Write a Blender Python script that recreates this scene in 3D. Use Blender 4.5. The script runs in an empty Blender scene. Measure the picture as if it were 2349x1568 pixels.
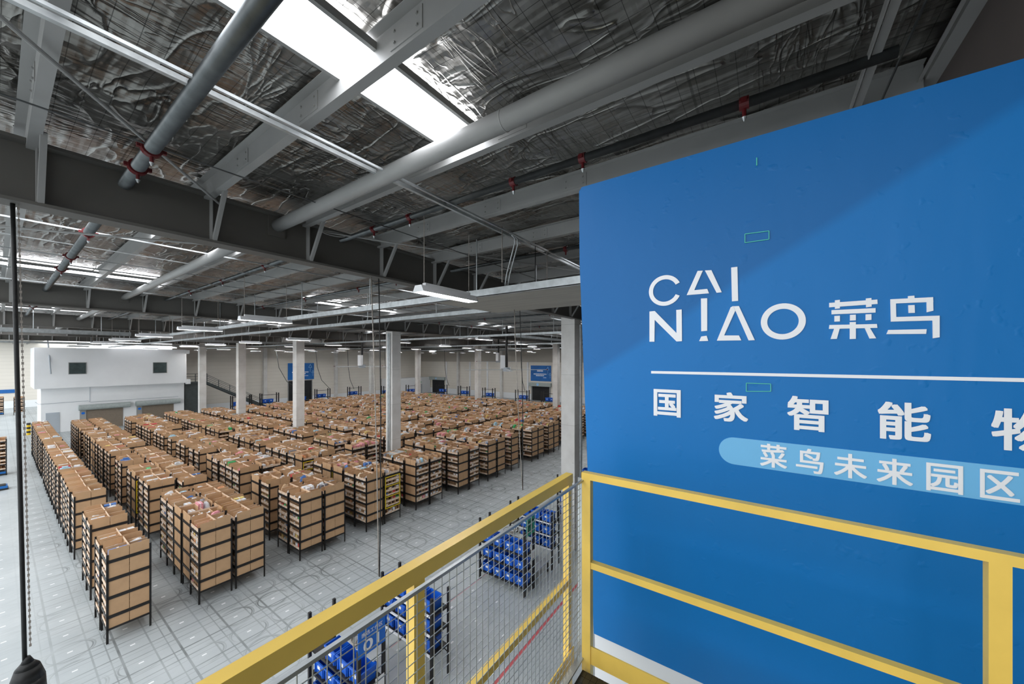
import bpy, math, random
from mathutils import Vector
random.seed(7)
S = bpy.context.scene
COL = S.collection
R = math.radians

# ------------------------------------------------------------------ camera, sky, exposure
CAM_H = 7.72
cd = bpy.data.cameras.new('camera')
cd.sensor_width = 36.0
cd.lens = 832.4 / 2349 * 36.0
cd.shift_y = 37.5 / 2349
cd.clip_start = 0.05
cd.clip_end = 500
cam = bpy.data.objects.new('camera', cd)
cam.location = (0, 0, CAM_H)
cam.rotation_euler = (R(90), 0, R(35.0 - 90))
COL.objects.link(cam)
S.camera = cam

W = bpy.data.worlds.new('overcast_sky')
S.world = W
W.use_nodes = True
bg = W.node_tree.nodes['Background']
bg.inputs[0].default_value = (0.93, 0.97, 1.0, 1)
bg.inputs[1].default_value = 1.7
SKYLIGHT_E = 8.5      # daylight through the roof panels
TUBE_E = 165.0          # fluorescent tubes
S.view_settings.view_transform = 'Standard'
S.view_settings.look = 'None'
S.view_settings.gamma = 1
S.view_settings.use_curve_mapping = False
S.view_settings.exposure = 0.5
try:
    S.cycles.use_denoising = True
    S.cycles.max_bounces = 8
    S.cycles.diffuse_bounces = 5
except Exception:
    pass

# ------------------------------------------------------------------ material helpers
def mat(name, col, rough=0.6, metal=0.0, spec=0.4):
    m = bpy.data.materials.new(name)
    m.use_nodes = True
    b = m.node_tree.nodes['Principled BSDF']
    b.inputs['Base Color'].default_value = (*col, 1)
    b.inputs['Roughness'].default_value = rough
    b.inputs['Metallic'].default_value = metal
    b.inputs['Specular IOR Level'].default_value = spec
    return m

class NT:
    """small node-graph writer"""
    def __init__(s, m):
        s.t = m.node_tree; s.n = s.t.nodes; s.l = s.t.links
        s.b = s.n['Principled BSDF']
    def put(s, node, sock, v):
        if isinstance(v, (int, float)): node.inputs[sock].default_value = v
        elif isinstance(v, tuple): node.inputs[sock].default_value = v
        else: s.l.new(v, node.inputs[sock])
    def math(s, op, a, b=None, c=None):
        k = s.n.new('ShaderNodeMath'); k.operation = op
        s.put(k, 0, a)
        if b is not None: s.put(k, 1, b)
        if c is not None: s.put(k, 2, c)
        return k.outputs[0]
    def pos(s):
        g = s.n.new('ShaderNodeNewGeometry'); x = s.n.new('ShaderNodeSeparateXYZ')
        s.l.new(g.outputs['Position'], x.inputs[0])
        return g.outputs['Position'], x.outputs[0], x.outputs[1], x.outputs[2]
    def obj(s):
        g = s.n.new('ShaderNodeTexCoord'); return g.outputs['Object']
    def noise(s, vec, scale, detail=3, rough=0.55, stretch=None, dist=0.0):
        if stretch:
            mp = s.n.new('ShaderNodeMapping'); mp.inputs['Scale'].default_value = stretch
            s.l.new(vec, mp.inputs[0]); vec = mp.outputs[0]
        k = s.n.new('ShaderNodeTexNoise'); k.inputs['Scale'].default_value = scale
        k.inputs['Detail'].default_value = detail; k.inputs['Roughness'].default_value = rough
        k.inputs['Distortion'].default_value = dist
        s.l.new(vec, k.inputs['Vector'])
        return k.outputs[0]
    def ramp(s, f, a, b, lo=0.0, hi=1.0):
        k = s.n.new('ShaderNodeMapRange'); k.clamp = True
        s.put(k, 0, f)
        for i, v in ((1, a), (2, b), (3, lo), (4, hi)): k.inputs[i].default_value = v
        return k.outputs[0]
    def mix(s, f, a, b):
        k = s.n.new('ShaderNodeMix'); k.data_type = 'RGBA'
        s.put(k, 0, f); s.put(k, 6, a); s.put(k, 7, b)
        return k.outputs[2]
    def line(s, x, pitch, off, half):
        """1 on lines at off + k*pitch, half-width half"""
        u = s.math('FRACT', s.math('ADD', s.math('DIVIDE', s.math('SUBTRACT', x, off), pitch), 0.5))
        d = s.math('MULTIPLY', s.math('ABSOLUTE', s.math('SUBTRACT', u, 0.5)), pitch)
        return s.ramp(d, half * 0.6, half, 1.0, 0.0)
    def bump(s, h, strength, dist=0.02):
        k = s.n.new('ShaderNodeBump'); k.inputs['Strength'].default_value = strength
        k.inputs['Distance'].default_value = dist
        s.l.new(h, k.inputs['Height']); s.l.new(k.outputs[0], s.b.inputs['Normal'])
    def base(s, c): s.l.new(c, s.b.inputs['Base Color'])

def emit(name, col, e):
    m = mat(name, (0.8, 0.8, 0.8), 0.4)
    b = m.node_tree.nodes['Principled BSDF']
    b.inputs['Emission Color'].default_value = (*col, 1)
    b.inputs['Emission Strength'].default_value = e
    return m

M = {}
def varied(name, col, rough, amt=0.12, scale=3.0, metal=0.0, spec=0.4, stretch=None):
    m = mat(name, col, rough, metal, spec); n = NT(m)
    f = n.noise(n.pos()[0], scale, 4, stretch=stretch)
    lo = tuple(c * (1 - amt) for c in col) + (1,); hi = tuple(min(1, c * (1 + amt)) for c in col) + (1,)
    n.base(n.mix(n.ramp(f, 0.3, 0.7), lo, hi))
    M[name] = m
    return m

varied('cardboard', (0.53, 0.335, 0.19), 0.8, 0.05, 5.0, spec=0.2)
varied('cardboard_edge_lit_lip', (0.72, 0.54, 0.40), 0.8, 0.08, 9.0, spec=0.2)  # pale cut edges; lips use it too, with side light painted in
varied('black_steel', (0.016, 0.014, 0.013), 0.45, 0.25, 6.0)
varied('yellow_paint', (0.88, 0.60, 0.12), 0.38, 0.06, 5.0, spec=0.5)
varied('rack_yellow', (0.72, 0.52, 0.02), 0.5, 0.08, 5.0)
varied('galvanised', (0.50, 0.53, 0.54), 0.42, 0.18, 7.0, metal=0.75)
varied('pipe_steel', (0.12, 0.13, 0.133), 0.34, 0.2, 6.0, metal=0.7)
varied('white_steel', (0.30, 0.30, 0.293), 0.5, 0.07, 1.5)
varied('girder_grey_shaded', (0.11, 0.106, 0.097), 0.6, 0.08, 1.2)  # darker than the purlin paint, the unlit look put into the colour
varied('white_plaster', (0.80, 0.81, 0.82), 0.7, 0.03, 0.6)
varied('lamp_white', (0.80, 0.81, 0.82), 0.4, 0.02, 1.0)
varied('grey_paint', (0.40, 0.44, 0.48), 0.5, 0.05, 1.0)
varied('tray_underside', (0.32, 0.30, 0.26), 0.6, 0.15, 3.0, stretch=(4, 0.3, 1))
varied('tote_blue', (0.010, 0.11, 0.56), 0.35, 0.12, 4.0, spec=0.5)
varied('robot_blue', (0.012, 0.16, 0.52), 0.3, 0.1, 4.0, spec=0.5)
varied('red_iron', (0.10, 0.007, 0.009), 0.45, 0.2, 6.0)
varied('label_white', (0.82, 0.82, 0.82), 0.6, 0.03, 5.0)
varied('rubber', (0.012, 0.012, 0.013), 0.3, 0.3, 12.0, spec=0.6)
varied('grout_steel', (0.34, 0.29, 0.16), 0.4, 0.2, 12.0, metal=0.4)
varied('rope_black', (0.014, 0.014, 0.014), 0.5, 0.3, 20.0)
varied('rope_grey', (0.30, 0.27, 0.24), 0.6, 0.2, 20.0)
varied('side_wall_brown', (0.09, 0.075, 0.07), 0.8, 0.1, 1.0)
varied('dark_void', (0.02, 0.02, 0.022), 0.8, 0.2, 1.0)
varied('shutter_brown', (0.21, 0.17, 0.13), 0.7, 0.2, 8.0, stretch=(1, 1, 12))
varied('housing_grey', (0.36, 0.40, 0.39), 0.5, 0.12, 6.0)
varied('stair_dark', (0.05, 0.06, 0.06), 0.5, 0.2, 3.0)
varied('window_dark', (0.055, 0.075, 0.075), 0.2, 0.2, 3.0)
varied('letter_white', (0.86, 0.87, 0.90), 0.5, 0.02, 2.0)
varied('pill_blue', (0.16, 0.48, 0.80), 0.45, 0.04, 2.0)
varied('banner_blue', (0.012, 0.13, 0.42), 0.5, 0.25, 0.35)
varied('banner_line', (0.30, 0.55, 0.80), 0.5, 0.05, 1.0)
varied('sign_blue', (0.010, 0.15, 0.62), 0.35, 0.06, 2.0)
varied('sign_green', (0.02, 0.36, 0.24), 0.4, 0.06, 2.0)
varied('dark_ink', (0.02, 0.05, 0.05), 0.5, 0.1, 2.0)
varied('tape_green', (0.08, 0.55, 0.40), 0.5, 0.1, 8.0)
varied('hazard_yellow', (0.75, 0.50, 0.02), 0.4, 0.05, 3.0)
varied('hazard_black', (0.02, 0.02, 0.02), 0.4, 0.05, 3.0)
varied('red_paint', (0.55, 0.04, 0.04), 0.4, 0.1, 3.0)
varied('shelf_grey', (0.42, 0.44, 0.45), 0.5, 0.06, 3.0)
varied('exit_green', (0.02, 0.40, 0.16), 0.5, 0.06, 3.0)
M['skylight'] = emit('skylight', (0.93, 0.95, 1.0), SKYLIGHT_E)
M['tube'] = emit('tube', (1.0, 0.99, 0.97), TUBE_E)
GOODS = [('white', (0.80, 0.80, 0.82)), ('pale', (0.66, 0.67, 0.70)), ('kraft', (0.52, 0.34, 0.20)), ('pink', (0.75, 0.32, 0.36)),
         ('red', (0.58, 0.05, 0.06)), ('blue', (0.08, 0.20, 0.52)), ('sky', (0.40, 0.62, 0.75)), ('green', (0.06, 0.42, 0.14)),
         ('yellow', (0.78, 0.60, 0.20)), ('orange', (0.75, 0.34, 0.16)), ('grey', (0.22, 0.22, 0.25)), ('cream', (0.76, 0.64, 0.48))]
for n_, c_ in GOODS: varied('goods_' + n_, c_, 0.5, 0.18, 14.0)
GM = [M['goods_' + n_] for n_, c_ in GOODS]
GW = [40, 16, 8, 6, 4, 3, 4, 3, 4, 3, 3, 8]

# floor: pale sealed concrete with the robots' tyre tracks, turning rings and white square markers
def floor_material():
    m = mat('floor_concrete', (0.5, 0.53, 0.54), 0.42, 0, 0.35); n = NT(m)
    P, x, y, z = n.pos()
    c = n.mix(n.ramp(n.noise(P, 0.35, 5), 0.3, 0.7), (0.42, 0.46, 0.475, 1), (0.54, 0.575, 0.585, 1))
    c = n.mix(n.ramp(n.noise(P, 4.0, 5), 0.35, 0.75, 0, 0.35), c, (0.42, 0.46, 0.48, 1))
    near = n.math('MULTIPLY', n.ramp(y, 9.5, 13.0), n.ramp(x, 0.9, 1.6))
    far = n.ramp(x, 0.0, 1.2, 0.35, 1.0)
    wear = n.ramp(n.noise(P, 0.8, 3), 0.3, 0.62, 0.35, 1.0)
    tr = None
    for (ax, off, half, k) in ((x, 0.15 + 0.30, 0.022, 0.55), (x, 0.15 - 0.27, 0.03, 0.85), (x, 0.15 - 0.44, 0.016, 0.6),
                               (y, 0.30, 0.022, 0.75), (y, -0.30, 0.026, 0.85), (y, 0.12, 0.012, 0.5), (y, -0.46, 0.012, 0.55)):
        l = n.math('MULTIPLY', n.line(ax, 1.0, off, half), k)
        tr = l if tr is None else n.math('MAXIMUM', tr, l)
    u = n.math('SUBTRACT', n.math('FRACT', n.math('ADD', x, 0.35)), 0.5)
    v = n.math('SUBTRACT', n.math('FRACT', n.math('ADD', y, 0.5)), 0.5)
    rr = n.math('SQRT', n.math('ADD', n.math('MULTIPLY', u, u), n.math('MULTIPLY', v, v)))
    ringmask = n.ramp(n.noise(P, 0.55, 1), 0.47, 0.56)
    ring = None
    for rad, k in ((0.40, 1.0), (0.445, 0.6)):
        q = n.math('MULTIPLY', n.ramp(n.math('ABSOLUTE', n.math('SUBTRACT', rr, rad)), 0.011, 0.021, 1, 0), k)
        ring = q if ring is None else n.math('MAXIMUM', ring, q)
    ring = n.math('MULTIPLY', ring, ringmask)
    zone = n.math('MULTIPLY', n.math('MULTIPLY', n.ramp(y, 8.8, 12.8, 0.18, 1.0), n.ramp(x, 0.5, 1.9, 0.12, 1.0)), wear)
    dark = n.math('MULTIPLY', n.math('MAXIMUM', tr, ring), n.math('MULTIPLY', zone, 0.95))
    c = n.mix(dark, c, (0.085, 0.095, 0.095, 1))
    # scuffed, greyer ground where the racks stand, with the shade below them painted in
    soil_shade = n.math('MULTIPLY', n.math('MULTIPLY', n.ramp(y, 12.6, 15.0), n.ramp(x, 1.4, 3.0)), n.ramp(n.noise(P, 0.9, 4), 0.3, 0.7, 0.25, 0.55))
    c = n.mix(soil_shade, c, (0.20, 0.215, 0.22, 1))
    sq = n.math('MULTIPLY', n.ramp(n.math('ABSOLUTE', u), 0.045, 0.05, 1, 0), n.ramp(n.math('ABSOLUTE', v), 0.022, 0.027, 1, 0))
    sq = n.math('MULTIPLY', sq, n.math('GREATER_THAN', y, 5.5))
    c = n.mix(sq, c, (0.86, 0.87, 0.88, 1))
    for (yy, k) in ((5.28, 0.85), (8.24, 0.35)):
        rl = n.math('MULTIPLY', n.ramp(n.math('ABSOLUTE', n.math('SUBTRACT', y, yy)), 0.035, 0.045, 1, 0), k)
        rl = n.math('MULTIPLY', rl, n.math('GREATER_THAN', x, 5.0))
        c = n.mix(rl, c, (0.62, 0.05, 0.06, 1))
    n.base(c)
    n.put(n.b, 'Roughness', n.ramp(n.noise(P, 1.5, 4), 0.3, 0.7, 0.30, 0.5))
    return m

# roof: wrinkled aluminium foil blanket held up by a wire grid
def foil_material():
    m = mat('roof_foil', (0.7, 0.7, 0.68), 0.3, 0.92, 0.5); n = NT(m)
    P, x, y, z = n.pos()
    wire = n.math('MAXIMUM', n.line(x, 0.15, 0.03, 0.0032), n.line(y, 0.15, 0.05, 0.0032))
    seam = n.math('MAXIMUM', n.line(x, 1.41, 0.9, 0.010), n.line(y, 1.35, 0.55, 0.014))
    c = n.mix(n.ramp(n.noise(P, 0.5, 4), 0.3, 0.7), (0.22, 0.213, 0.195, 1), (0.36, 0.353, 0.335, 1))
    c = n.mix(n.ramp(n.noise(P, 7.0, 4, stretch=(0.7, 0.35, 1)), 0.5, 0.75, 0, 0.4), c, (0.24, 0.22, 0.19, 1))
    c = n.mix(n.math('MULTIPLY', n.math('MAXIMUM', wire, n.math('MULTIPLY', seam, 0.7)), 0.72), c, (0.03, 0.03, 0.03, 1))
    n.base(c)
    big = n.noise(P, 0.75, 2, 0.45, dist=0.3)
    def crease(sc, st, pw, ds):
        r_ = n.noise(P, sc, 2, 0.45, stretch=st, dist=ds)
        return n.math('POWER', n.math('SUBTRACT', 1.0, n.math('ABSOLUTE', n.math('SUBTRACT', n.math('MULTIPLY', r_, 2.0), 1.0))), pw)
    pil = n.math('ADD', n.line(x, 0.15, 0.03, 0.07), n.line(y, 0.15, 0.05, 0.07))
    patch = n.ramp(n.noise(P, 0.6, 2), 0.46, 0.66)
    h = n.math('ADD', n.math('MULTIPLY', big, 1.7), n.math('MULTIPLY', crease(1.5, (2.2, 0.6, 1), 12.0, 0.8), 0.40))
    h = n.math('ADD', h, n.math('MULTIPLY', n.math('MULTIPLY', crease(4.5, (0.5, 1.8, 1), 10.0, 0.9), patch), 0.34))
    h = n.math('ADD', h, n.math('MULTIPLY', pil, 0.05))
    n.bump(h, 0.8, 0.06)
    n.put(n.b, 'Roughness', n.ramp(n.noise(P, 2.0, 3), 0.3, 0.7, 0.22, 0.36))
    return m

def panel_wall_material():
    m = mat('panel_wall', (0.62, 0.57, 0.50), 0.6); n = NT(m)
    P, x, y, z = n.pos()
    c = n.mix(n.ramp(n.noise(P, 0.2, 3), 0.3, 0.7), (0.68, 0.635, 0.565, 1), (0.76, 0.715, 0.645, 1))
    c = n.mix(n.math('MULTIPLY', n.line(z, 0.55, 0.1, 0.02), 0.35), c, (0.36, 0.33, 0.29, 1))
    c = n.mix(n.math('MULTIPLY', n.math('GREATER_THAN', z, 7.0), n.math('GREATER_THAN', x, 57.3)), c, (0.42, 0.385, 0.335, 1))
    c = n.mix(n.math('LESS_THAN', z, 1.1), c, (0.80, 0.82, 0.83, 1))
    n.base(c)
    return m

def column_material():
    m = mat('column_concrete', (0.62, 0.60, 0.57), 0.8, 0, 0.2); n = NT(m)
    P, x, y, z = n.pos()
    c = n.mix(n.ramp(n.noise(P, 1.4, 5), 0.3, 0.7), (0.60, 0.585, 0.56, 1), (0.72, 0.71, 0.69, 1))
    c = n.mix(n.ramp(n.noise(P, 7.0, 2), 0.70, 0.78, 0, 0.5), c, (0.34, 0.33, 0.31, 1))
    c = n.mix(n.math('MULTIPLY', n.line(z, 2.05, 0.9, 0.012), 0.45), c, (0.33, 0.32, 0.30, 1))
    n.base(c); n.bump(n.noise(P, 22, 3), 0.12, 0.01)
    return m

def sign_material():
    m = mat('sign_print', (0.01, 0.19, 0.56), 0.45, 0, 0.3); n = NT(m)
    P, x, y, z = n.pos()
    # printed design: a brighter band below one slanted edge
    d = n.math('SUBTRACT', z, n.math('ADD', n.math('MULTIPLY', y, -0.62), 8.19))
    c = n.mix(n.ramp(d, -0.03, 0.03), (0.001, 0.162, 0.48, 1), (0.001, 0.125, 0.38, 1))
    n.base(c)
    h = n.math('ADD', n.noise(P, 2.2, 3, stretch=(1, 1.4, 0.5)), n.math('MULTIPLY', n.ramp(n.noise(P, 16, 2), 0.62, 0.80), 0.18))
    n.bump(h, 0.35, 0.02)
    return m

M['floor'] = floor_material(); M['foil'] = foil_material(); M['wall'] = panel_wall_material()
M['column'] = column_material(); M['sign_print'] = sign_material()

# ------------------------------------------------------------------ geometry helpers
class MB:
    def __init__(s): s.v = []; s.f = []; s.m = []
    def box(s, x0, y0, z0, x1, y1, z1, m=0):
        b = len(s.v)
        s.v += [(x0, y0, z0), (x1, y0, z0), (x1, y1, z0), (x0, y1, z0), (x0, y0, z1), (x1, y0, z1), (x1, y1, z1), (x0, y1, z1)]
        for q in ((0, 3, 2, 1), (4, 5, 6, 7), (0, 1, 5, 4), (1, 2, 6, 5), (2, 3, 7, 6), (3, 0, 4, 7)):
            s.f.append(tuple(b + i for i in q)); s.m.append(m)
        return s
    def rbox(s, cx, cy, z0, w, d, h, a=0, m=0):
        b = len(s.v); c, n = math.cos(a), math.sin(a)
        for zz in (z0, z0 + h):
            for px, py in ((-w/2, -d/2), (w/2, -d/2), (w/2, d/2), (-w/2, d/2)):
                s.v.append((cx + px*c - py*n, cy + px*n + py*c, zz))
        for q in ((0, 3, 2, 1), (4, 5, 6, 7), (0, 1, 5, 4), (1, 2, 6, 5), (2, 3, 7, 6), (3, 0, 4, 7)):
            s.f.append(tuple(b + i for i in q)); s.m.append(m)
        return s
    def tube(s, p0, p1, r, n=10, m=0, caps=True, r1=None):
        p0, p1 = Vector(p0), Vector(p1); d = (p1 - p0).normalized()
        a = d.orthogonal().normalized(); c = d.cross(a)
        b = len(s.v); r1 = r if r1 is None else r1
        for p, rr in ((p0, r), (p1, r1)):
            for i in range(n):
                t = 2*math.pi*i/n
                s.v.append(tuple(p + (a*math.cos(t) + c*math.sin(t))*rr))
        for i in range(n):
            j = (i + 1) % n
            s.f.append((b+i, b+j, b+n+j, b+n+i)); s.m.append(m)
        if caps:
            s.f.append(tuple(b+i for i in reversed(range(n)))); s.m.append(m)
            s.f.append(tuple(b+n+i for i in range(n))); s.m.append(m)
        return s
    def path(s, pts, r, n=8, m=0):
        """one swept tube along a polyline"""
        pts = [Vector(p) for p in pts]; b = len(s.v); a = None
        for k, p in enumerate(pts):
            d = (pts[min(k+1, len(pts)-1)] - pts[max(k-1, 0)]).normalized()
            a = (d.orthogonal() if a is None else (a - d*a.dot(d))).normalized(); c = d.cross(a)
            for i in range(n):
                t = 2*math.pi*i/n
                s.v.append(tuple(p + (a*math.cos(t) + c*math.sin(t))*r))
        for k in range(len(pts)-1):
            for i in range(n):
                j = (i+1) % n
                s.f.append((b+k*n+i, b+k*n+j, b+(k+1)*n+j, b+(k+1)*n+i)); s.m.append(m)
        s.f.append(tuple(b+i for i in reversed(range(n)))); s.m.append(m)
        e = b+(len(pts)-1)*n
        s.f.append(tuple(e+i for i in range(n))); s.m.append(m)
        return s
    def prism(s, poly, x0, x1, m=0, axis='x'):
        """polygon in (y,z) (axis x) or (x,z) (axis y) pushed from x0 to x1"""
        b = len(s.v); n = len(poly)
        for t in (x0, x1):
            for p, q in poly: s.v.append((t, p, q) if axis == 'x' else (p, t, q))
        s.f.append(tuple(b+i for i in range(n))); s.m.append(m)
        s.f.append(tuple(b+n+i for i in reversed(range(n)))); s.m.append(m)
        for i in range(n):
            j = (i+1) % n
            s.f.append((b+i, b+n+i, b+n+j, b+j)); s.m.append(m)
        return s
    def build(s, name, mats, parent=None, smooth=False, loc=None):
        me = bpy.data.meshes.new(name)
        me.from_pydata(s.v, [], s.f)
        for mm in (mats if isinstance(mats, (list, tuple)) else [mats]): me.materials.append(mm)
        me.polygons.foreach_set('material_index', s.m)
        if smooth: me.polygons.foreach_set('use_smooth', [True]*len(s.f))
        me.update()
        o = bpy.data.objects.new(name, me); COL.objects.link(o)
        if parent: o.parent = parent
        if loc: o.location = loc
        return o

def frame_ring(mb, a0, b0, a1, b1, w, c0, c1, put, m=0):
    """one closed rectangular frame of width w outside (a0,b0)-(a1,b1), from c0 to c1 along the third axis"""
    k = len(mb.v)
    for c in (c0, c1):
        for g in (0, w):
            for (a, b) in ((a0-g, b0-g), (a1+g, b0-g), (a1+g, b1+g), (a0-g, b1+g)): mb.v.append(put(a, b, c))
    for i in range(4):
        j = (i+1) % 4
        mb.f += [(k+i, k+j, k+4+j, k+4+i), (k+8+i, k+12+i, k+12+j, k+8+j), (k+4+i, k+4+j, k+12+j, k+12+i), (k+i, k+8+i, k+8+j, k+j)]; mb.m += [m]*4
    return mb
def tag(o, label, cat, group=None, kind=None):
    o['label'] = label; o['category'] = cat
    if group: o['group'] = group
    if kind: o['kind'] = kind
    return o
def thing(name, label, cat, loc=(0, 0, 0), rz=0.0, group=None, kind=None):
    o = bpy.data.objects.new(name, None); COL.objects.link(o)
    o.empty_display_size = 0.1
    o.location = loc; o.rotation_euler = (0, 0, rz)
    return tag(o, label, cat, group, kind)
def dup(root, loc, rz=0.0, label=None, group=None):
    r = root.copy(); COL.objects.link(r); r.location = loc; r.rotation_euler = (0, 0, rz)
    if label: r['label'] = label
    if group: r['group'] = group
    for ch in list(root.children):
        c = ch.copy(); COL.objects.link(c); c.parent = r
        for g in list(ch.children):
            d = g.copy(); COL.objects.link(d); d.parent = c
    return r
ORD = ['first', 'second', 'third', 'fourth', 'fifth', 'sixth', 'seventh', 'eighth', 'ninth', 'tenth', 'eleventh', 'twelfth', 'thirteenth',
       'fourteenth', 'fifteenth', 'sixteenth', 'seventeenth', 'eighteenth', 'nineteenth', 'twentieth', 'twenty-first', 'twenty-second',
       'twenty-third', 'twenty-fourth', 'twenty-fifth', 'twenty-sixth', 'twenty-seventh', 'twenty-eighth', 'twenty-ninth', 'thirtieth',
       'thirty-first', 'thirty-second', 'thirty-third', 'thirty-fourth', 'thirty-fifth', 'thirty-sixth', 'thirty-seventh', 'thirty-eighth',
       'thirty-ninth', 'fortieth', 'forty-first', 'forty-second', 'forty-third', 'forty-fourth', 'forty-fifth', 'forty-sixth']

def glyphs(text, bold=0.022):
    """outline of a text as (verts2d, faces), from Blender's own font"""
    cu = bpy.data.curves.new('glyphs', 'FONT'); cu.body = text; cu.size = 1.0; cu.offset = bold; cu.resolution_u = 4
    o = bpy.data.objects.new('glyphs', cu); COL.objects.link(o)
    dg = bpy.context.evaluated_depsgraph_get(); dg.update()
    me = bpy.data.meshes.new_from_object(o.evaluated_get(dg))
    vs = [(v.co.x, v.co.y) for v in me.vertices]; fs = [tuple(p.vertices) for p in me.polygons]
    bpy.data.objects.remove(o); bpy.data.curves.remove(cu); bpy.data.meshes.remove(me)
    return vs, fs
def place_glyphs(mb, text, put, w, h, bold=0.022, m=0):
    """fit a text into a w x h rectangle, thickened by overlaid copies a hair apart; put(u, v, lift) gives the 3-D point"""
    vs, fs = glyphs(text, 0.0)
    if not vs: return
    x0 = min(v[0] for v in vs)-bold; x1 = max(v[0] for v in vs)+bold; y0 = min(v[1] for v in vs)-bold; y1 = max(v[1] for v in vs)+bold
    for q in range(9):
        dx, dy = ((-1, -1), (1, -1), (1, 1), (-1, 1), (-1, 0), (1, 0), (0, 1), (0, -1), (0, 0))[q]; dx *= bold; dy *= bold*0.75
        b = len(mb.v)
        for x, y in vs: mb.v.append(put(((x+dx-x0)/(x1-x0)-0.5)*w, ((y+dy-y0)/(y1-y0)-0.5)*h, 0.00012*q))
        for f in fs: mb.f.append(tuple(b+i for i in f)); mb.m.append(m)

# ------------------------------------------------------------------ the building
GIRDER_Y = [6.3, 17.95, 29.6, 41.2, 52.75]
PURLIN_X = [0.19, 1.645] + [2.93 + 1.41*k for k in range(39)]
BACK_Y, RIGHT_X = 66.0, 57.5

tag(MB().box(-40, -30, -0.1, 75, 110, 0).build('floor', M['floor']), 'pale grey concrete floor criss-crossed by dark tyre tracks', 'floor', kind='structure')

# foil ceiling, sagging a little between the wires close to the camera
def ceiling():
    mb = MB()
    xs = [-1.6 + 0.09*i for i in range(108)]
    while xs[-1] < 58: xs.append(xs[-1] + 0.7)
    ys = [-3.3, -2.2] + [-1.0 + 0.09*i for i in range(78)]
    while ys[-1] < 97: ys.append(ys[-1] + 1.0)
    rnd = random.Random(3)
    ph = [(rnd.uniform(0.8, 3.5), rnd.uniform(0.8, 3.5), rnd.uniform(0, 6.28)) for _ in range(7)]
    for y in ys:
        for x in xs:
            t = 0.0
            if x < 9 and y < 6.2:
                for a, b, c in ph: t += math.sin(a*x*2 + c)*math.sin(b*y*2 + c*1.7)
                t = 0.008*t - 0.02*abs(math.sin((x - 0.25)/1.41*math.pi))
            mb.v.append((x, y, 10.16 + t))
    nx = len(xs)
    for j in range(len(ys)-1):
        for i in range(nx-1):
            if ys[j] > 66.5 and xs[i] > 4: continue
            a = j*nx + i
            mb.f.append((a, a+nx, a+nx+1, a+1)); mb.m.append(0)
    o = mb.build('ceiling', M['foil'], smooth=True)
    tag(o, 'crinkled silver foil insulation under a wire grid across the roof', 'ceiling', kind='structure')
ceiling()

# skylight strips
k = 0
for j in range(10):
    yc = 2.66 + 6.27*j
    for (xa, xb) in ((-1.5, 2.92), (7.2, 11.4), (17.1, 21.3), (27.0, 31.2), (36.9, 41.1), (46.8, 51.0)):
        k += 1
        r = thing('window_%d' % k, 'translucent white skylight strip, %s of its line and %s line from the camera' % (ORD[int((xa+2)//9.5)], ORD[j]), 'skylight', kind='structure')
        MB().box(xa, yc-0.23, 10.075, xb, yc+0.23, 10.09).build('pane', M['skylight'], r)
        f = frame_ring(MB(), xa, yc-0.235, xb, yc+0.235, 0.035, 10.03, 10.09, lambda a, b, c: (a, b, c))
        f.build('frame', M['white_steel'], r)

# purlins (white Z sections) running away from the camera
for i, x in enumerate(PURLIN_X):
    mb = MB()
    y0, y1 = -1.05, (95.0 if x < 3 else 65.9)
    mb.box(x, y0, 9.90, x+0.006, y1, 10.12); mb.box(x+0.006, y0, 9.90, x+0.085, y1, 9.907); mb.box(x+0.079, y0, 9.907, x+0.085, y1, 9.925)
    mb.box(x-0.07, y0, 10.113, x, y1, 10.12)
    if i < 6:
        for gy in (2.05, 3.42, 4.95):       # splice plates with bolts
            mb.box(x-0.006, gy-0.17, 9.93, x, gy+0.17, 10.09)
            for dy in (-0.12, 0.12):
                for dz in (9.97, 10.05): mb.tube((x-0.018, gy+dy, dz), (x-0.006, gy+dy, dz), 0.011, 6)
    tag(mb.build('roof_purlin', M['white_steel']), 'white steel roof purlin under the foil, %s from the left edge of the hall' % ORD[i], 'beam', 'white roof purlins', 'structure')

# deep grey girders across the hall
for i, gy in enumerate(GIRDER_Y):
    r = thing('roof_girder', ['dark grey steel girder overhead nearest the camera', 'second grey steel girder from the camera, above the rack field', 'third grey steel girder from the camera',
              'fourth grey steel girder, above the far racks', 'farthest grey steel girder in front of the white office'][i], 'girder', group='steel roof girders', kind='structure')
    g = MB()
    x0, x1 = -1.4, 57.4
    g.box(x0, gy-0.13, 9.30, x1, gy+0.13, 9.335); g.box(x0, gy-0.012, 9.335, x1, gy+0.012, 9.93)
    g.box(x0, gy-0.13, 9.93, x1, gy+0.13, 9.965)
    g.build('beam', M['girder_grey_shaded'], r)
    for q, px in enumerate(PURLIN_X[:16]):
        st = MB()
        st.box(px+0.06, gy-0.115, 9.335, px+0.072, gy-0.012, 9.93)
        st.tube((px+0.09, gy-0.11, 9.345), (px+0.09, gy-0.52, 9.93), 0.032, 4)
        st.build('stiffener', M['white_steel'], r)

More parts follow.
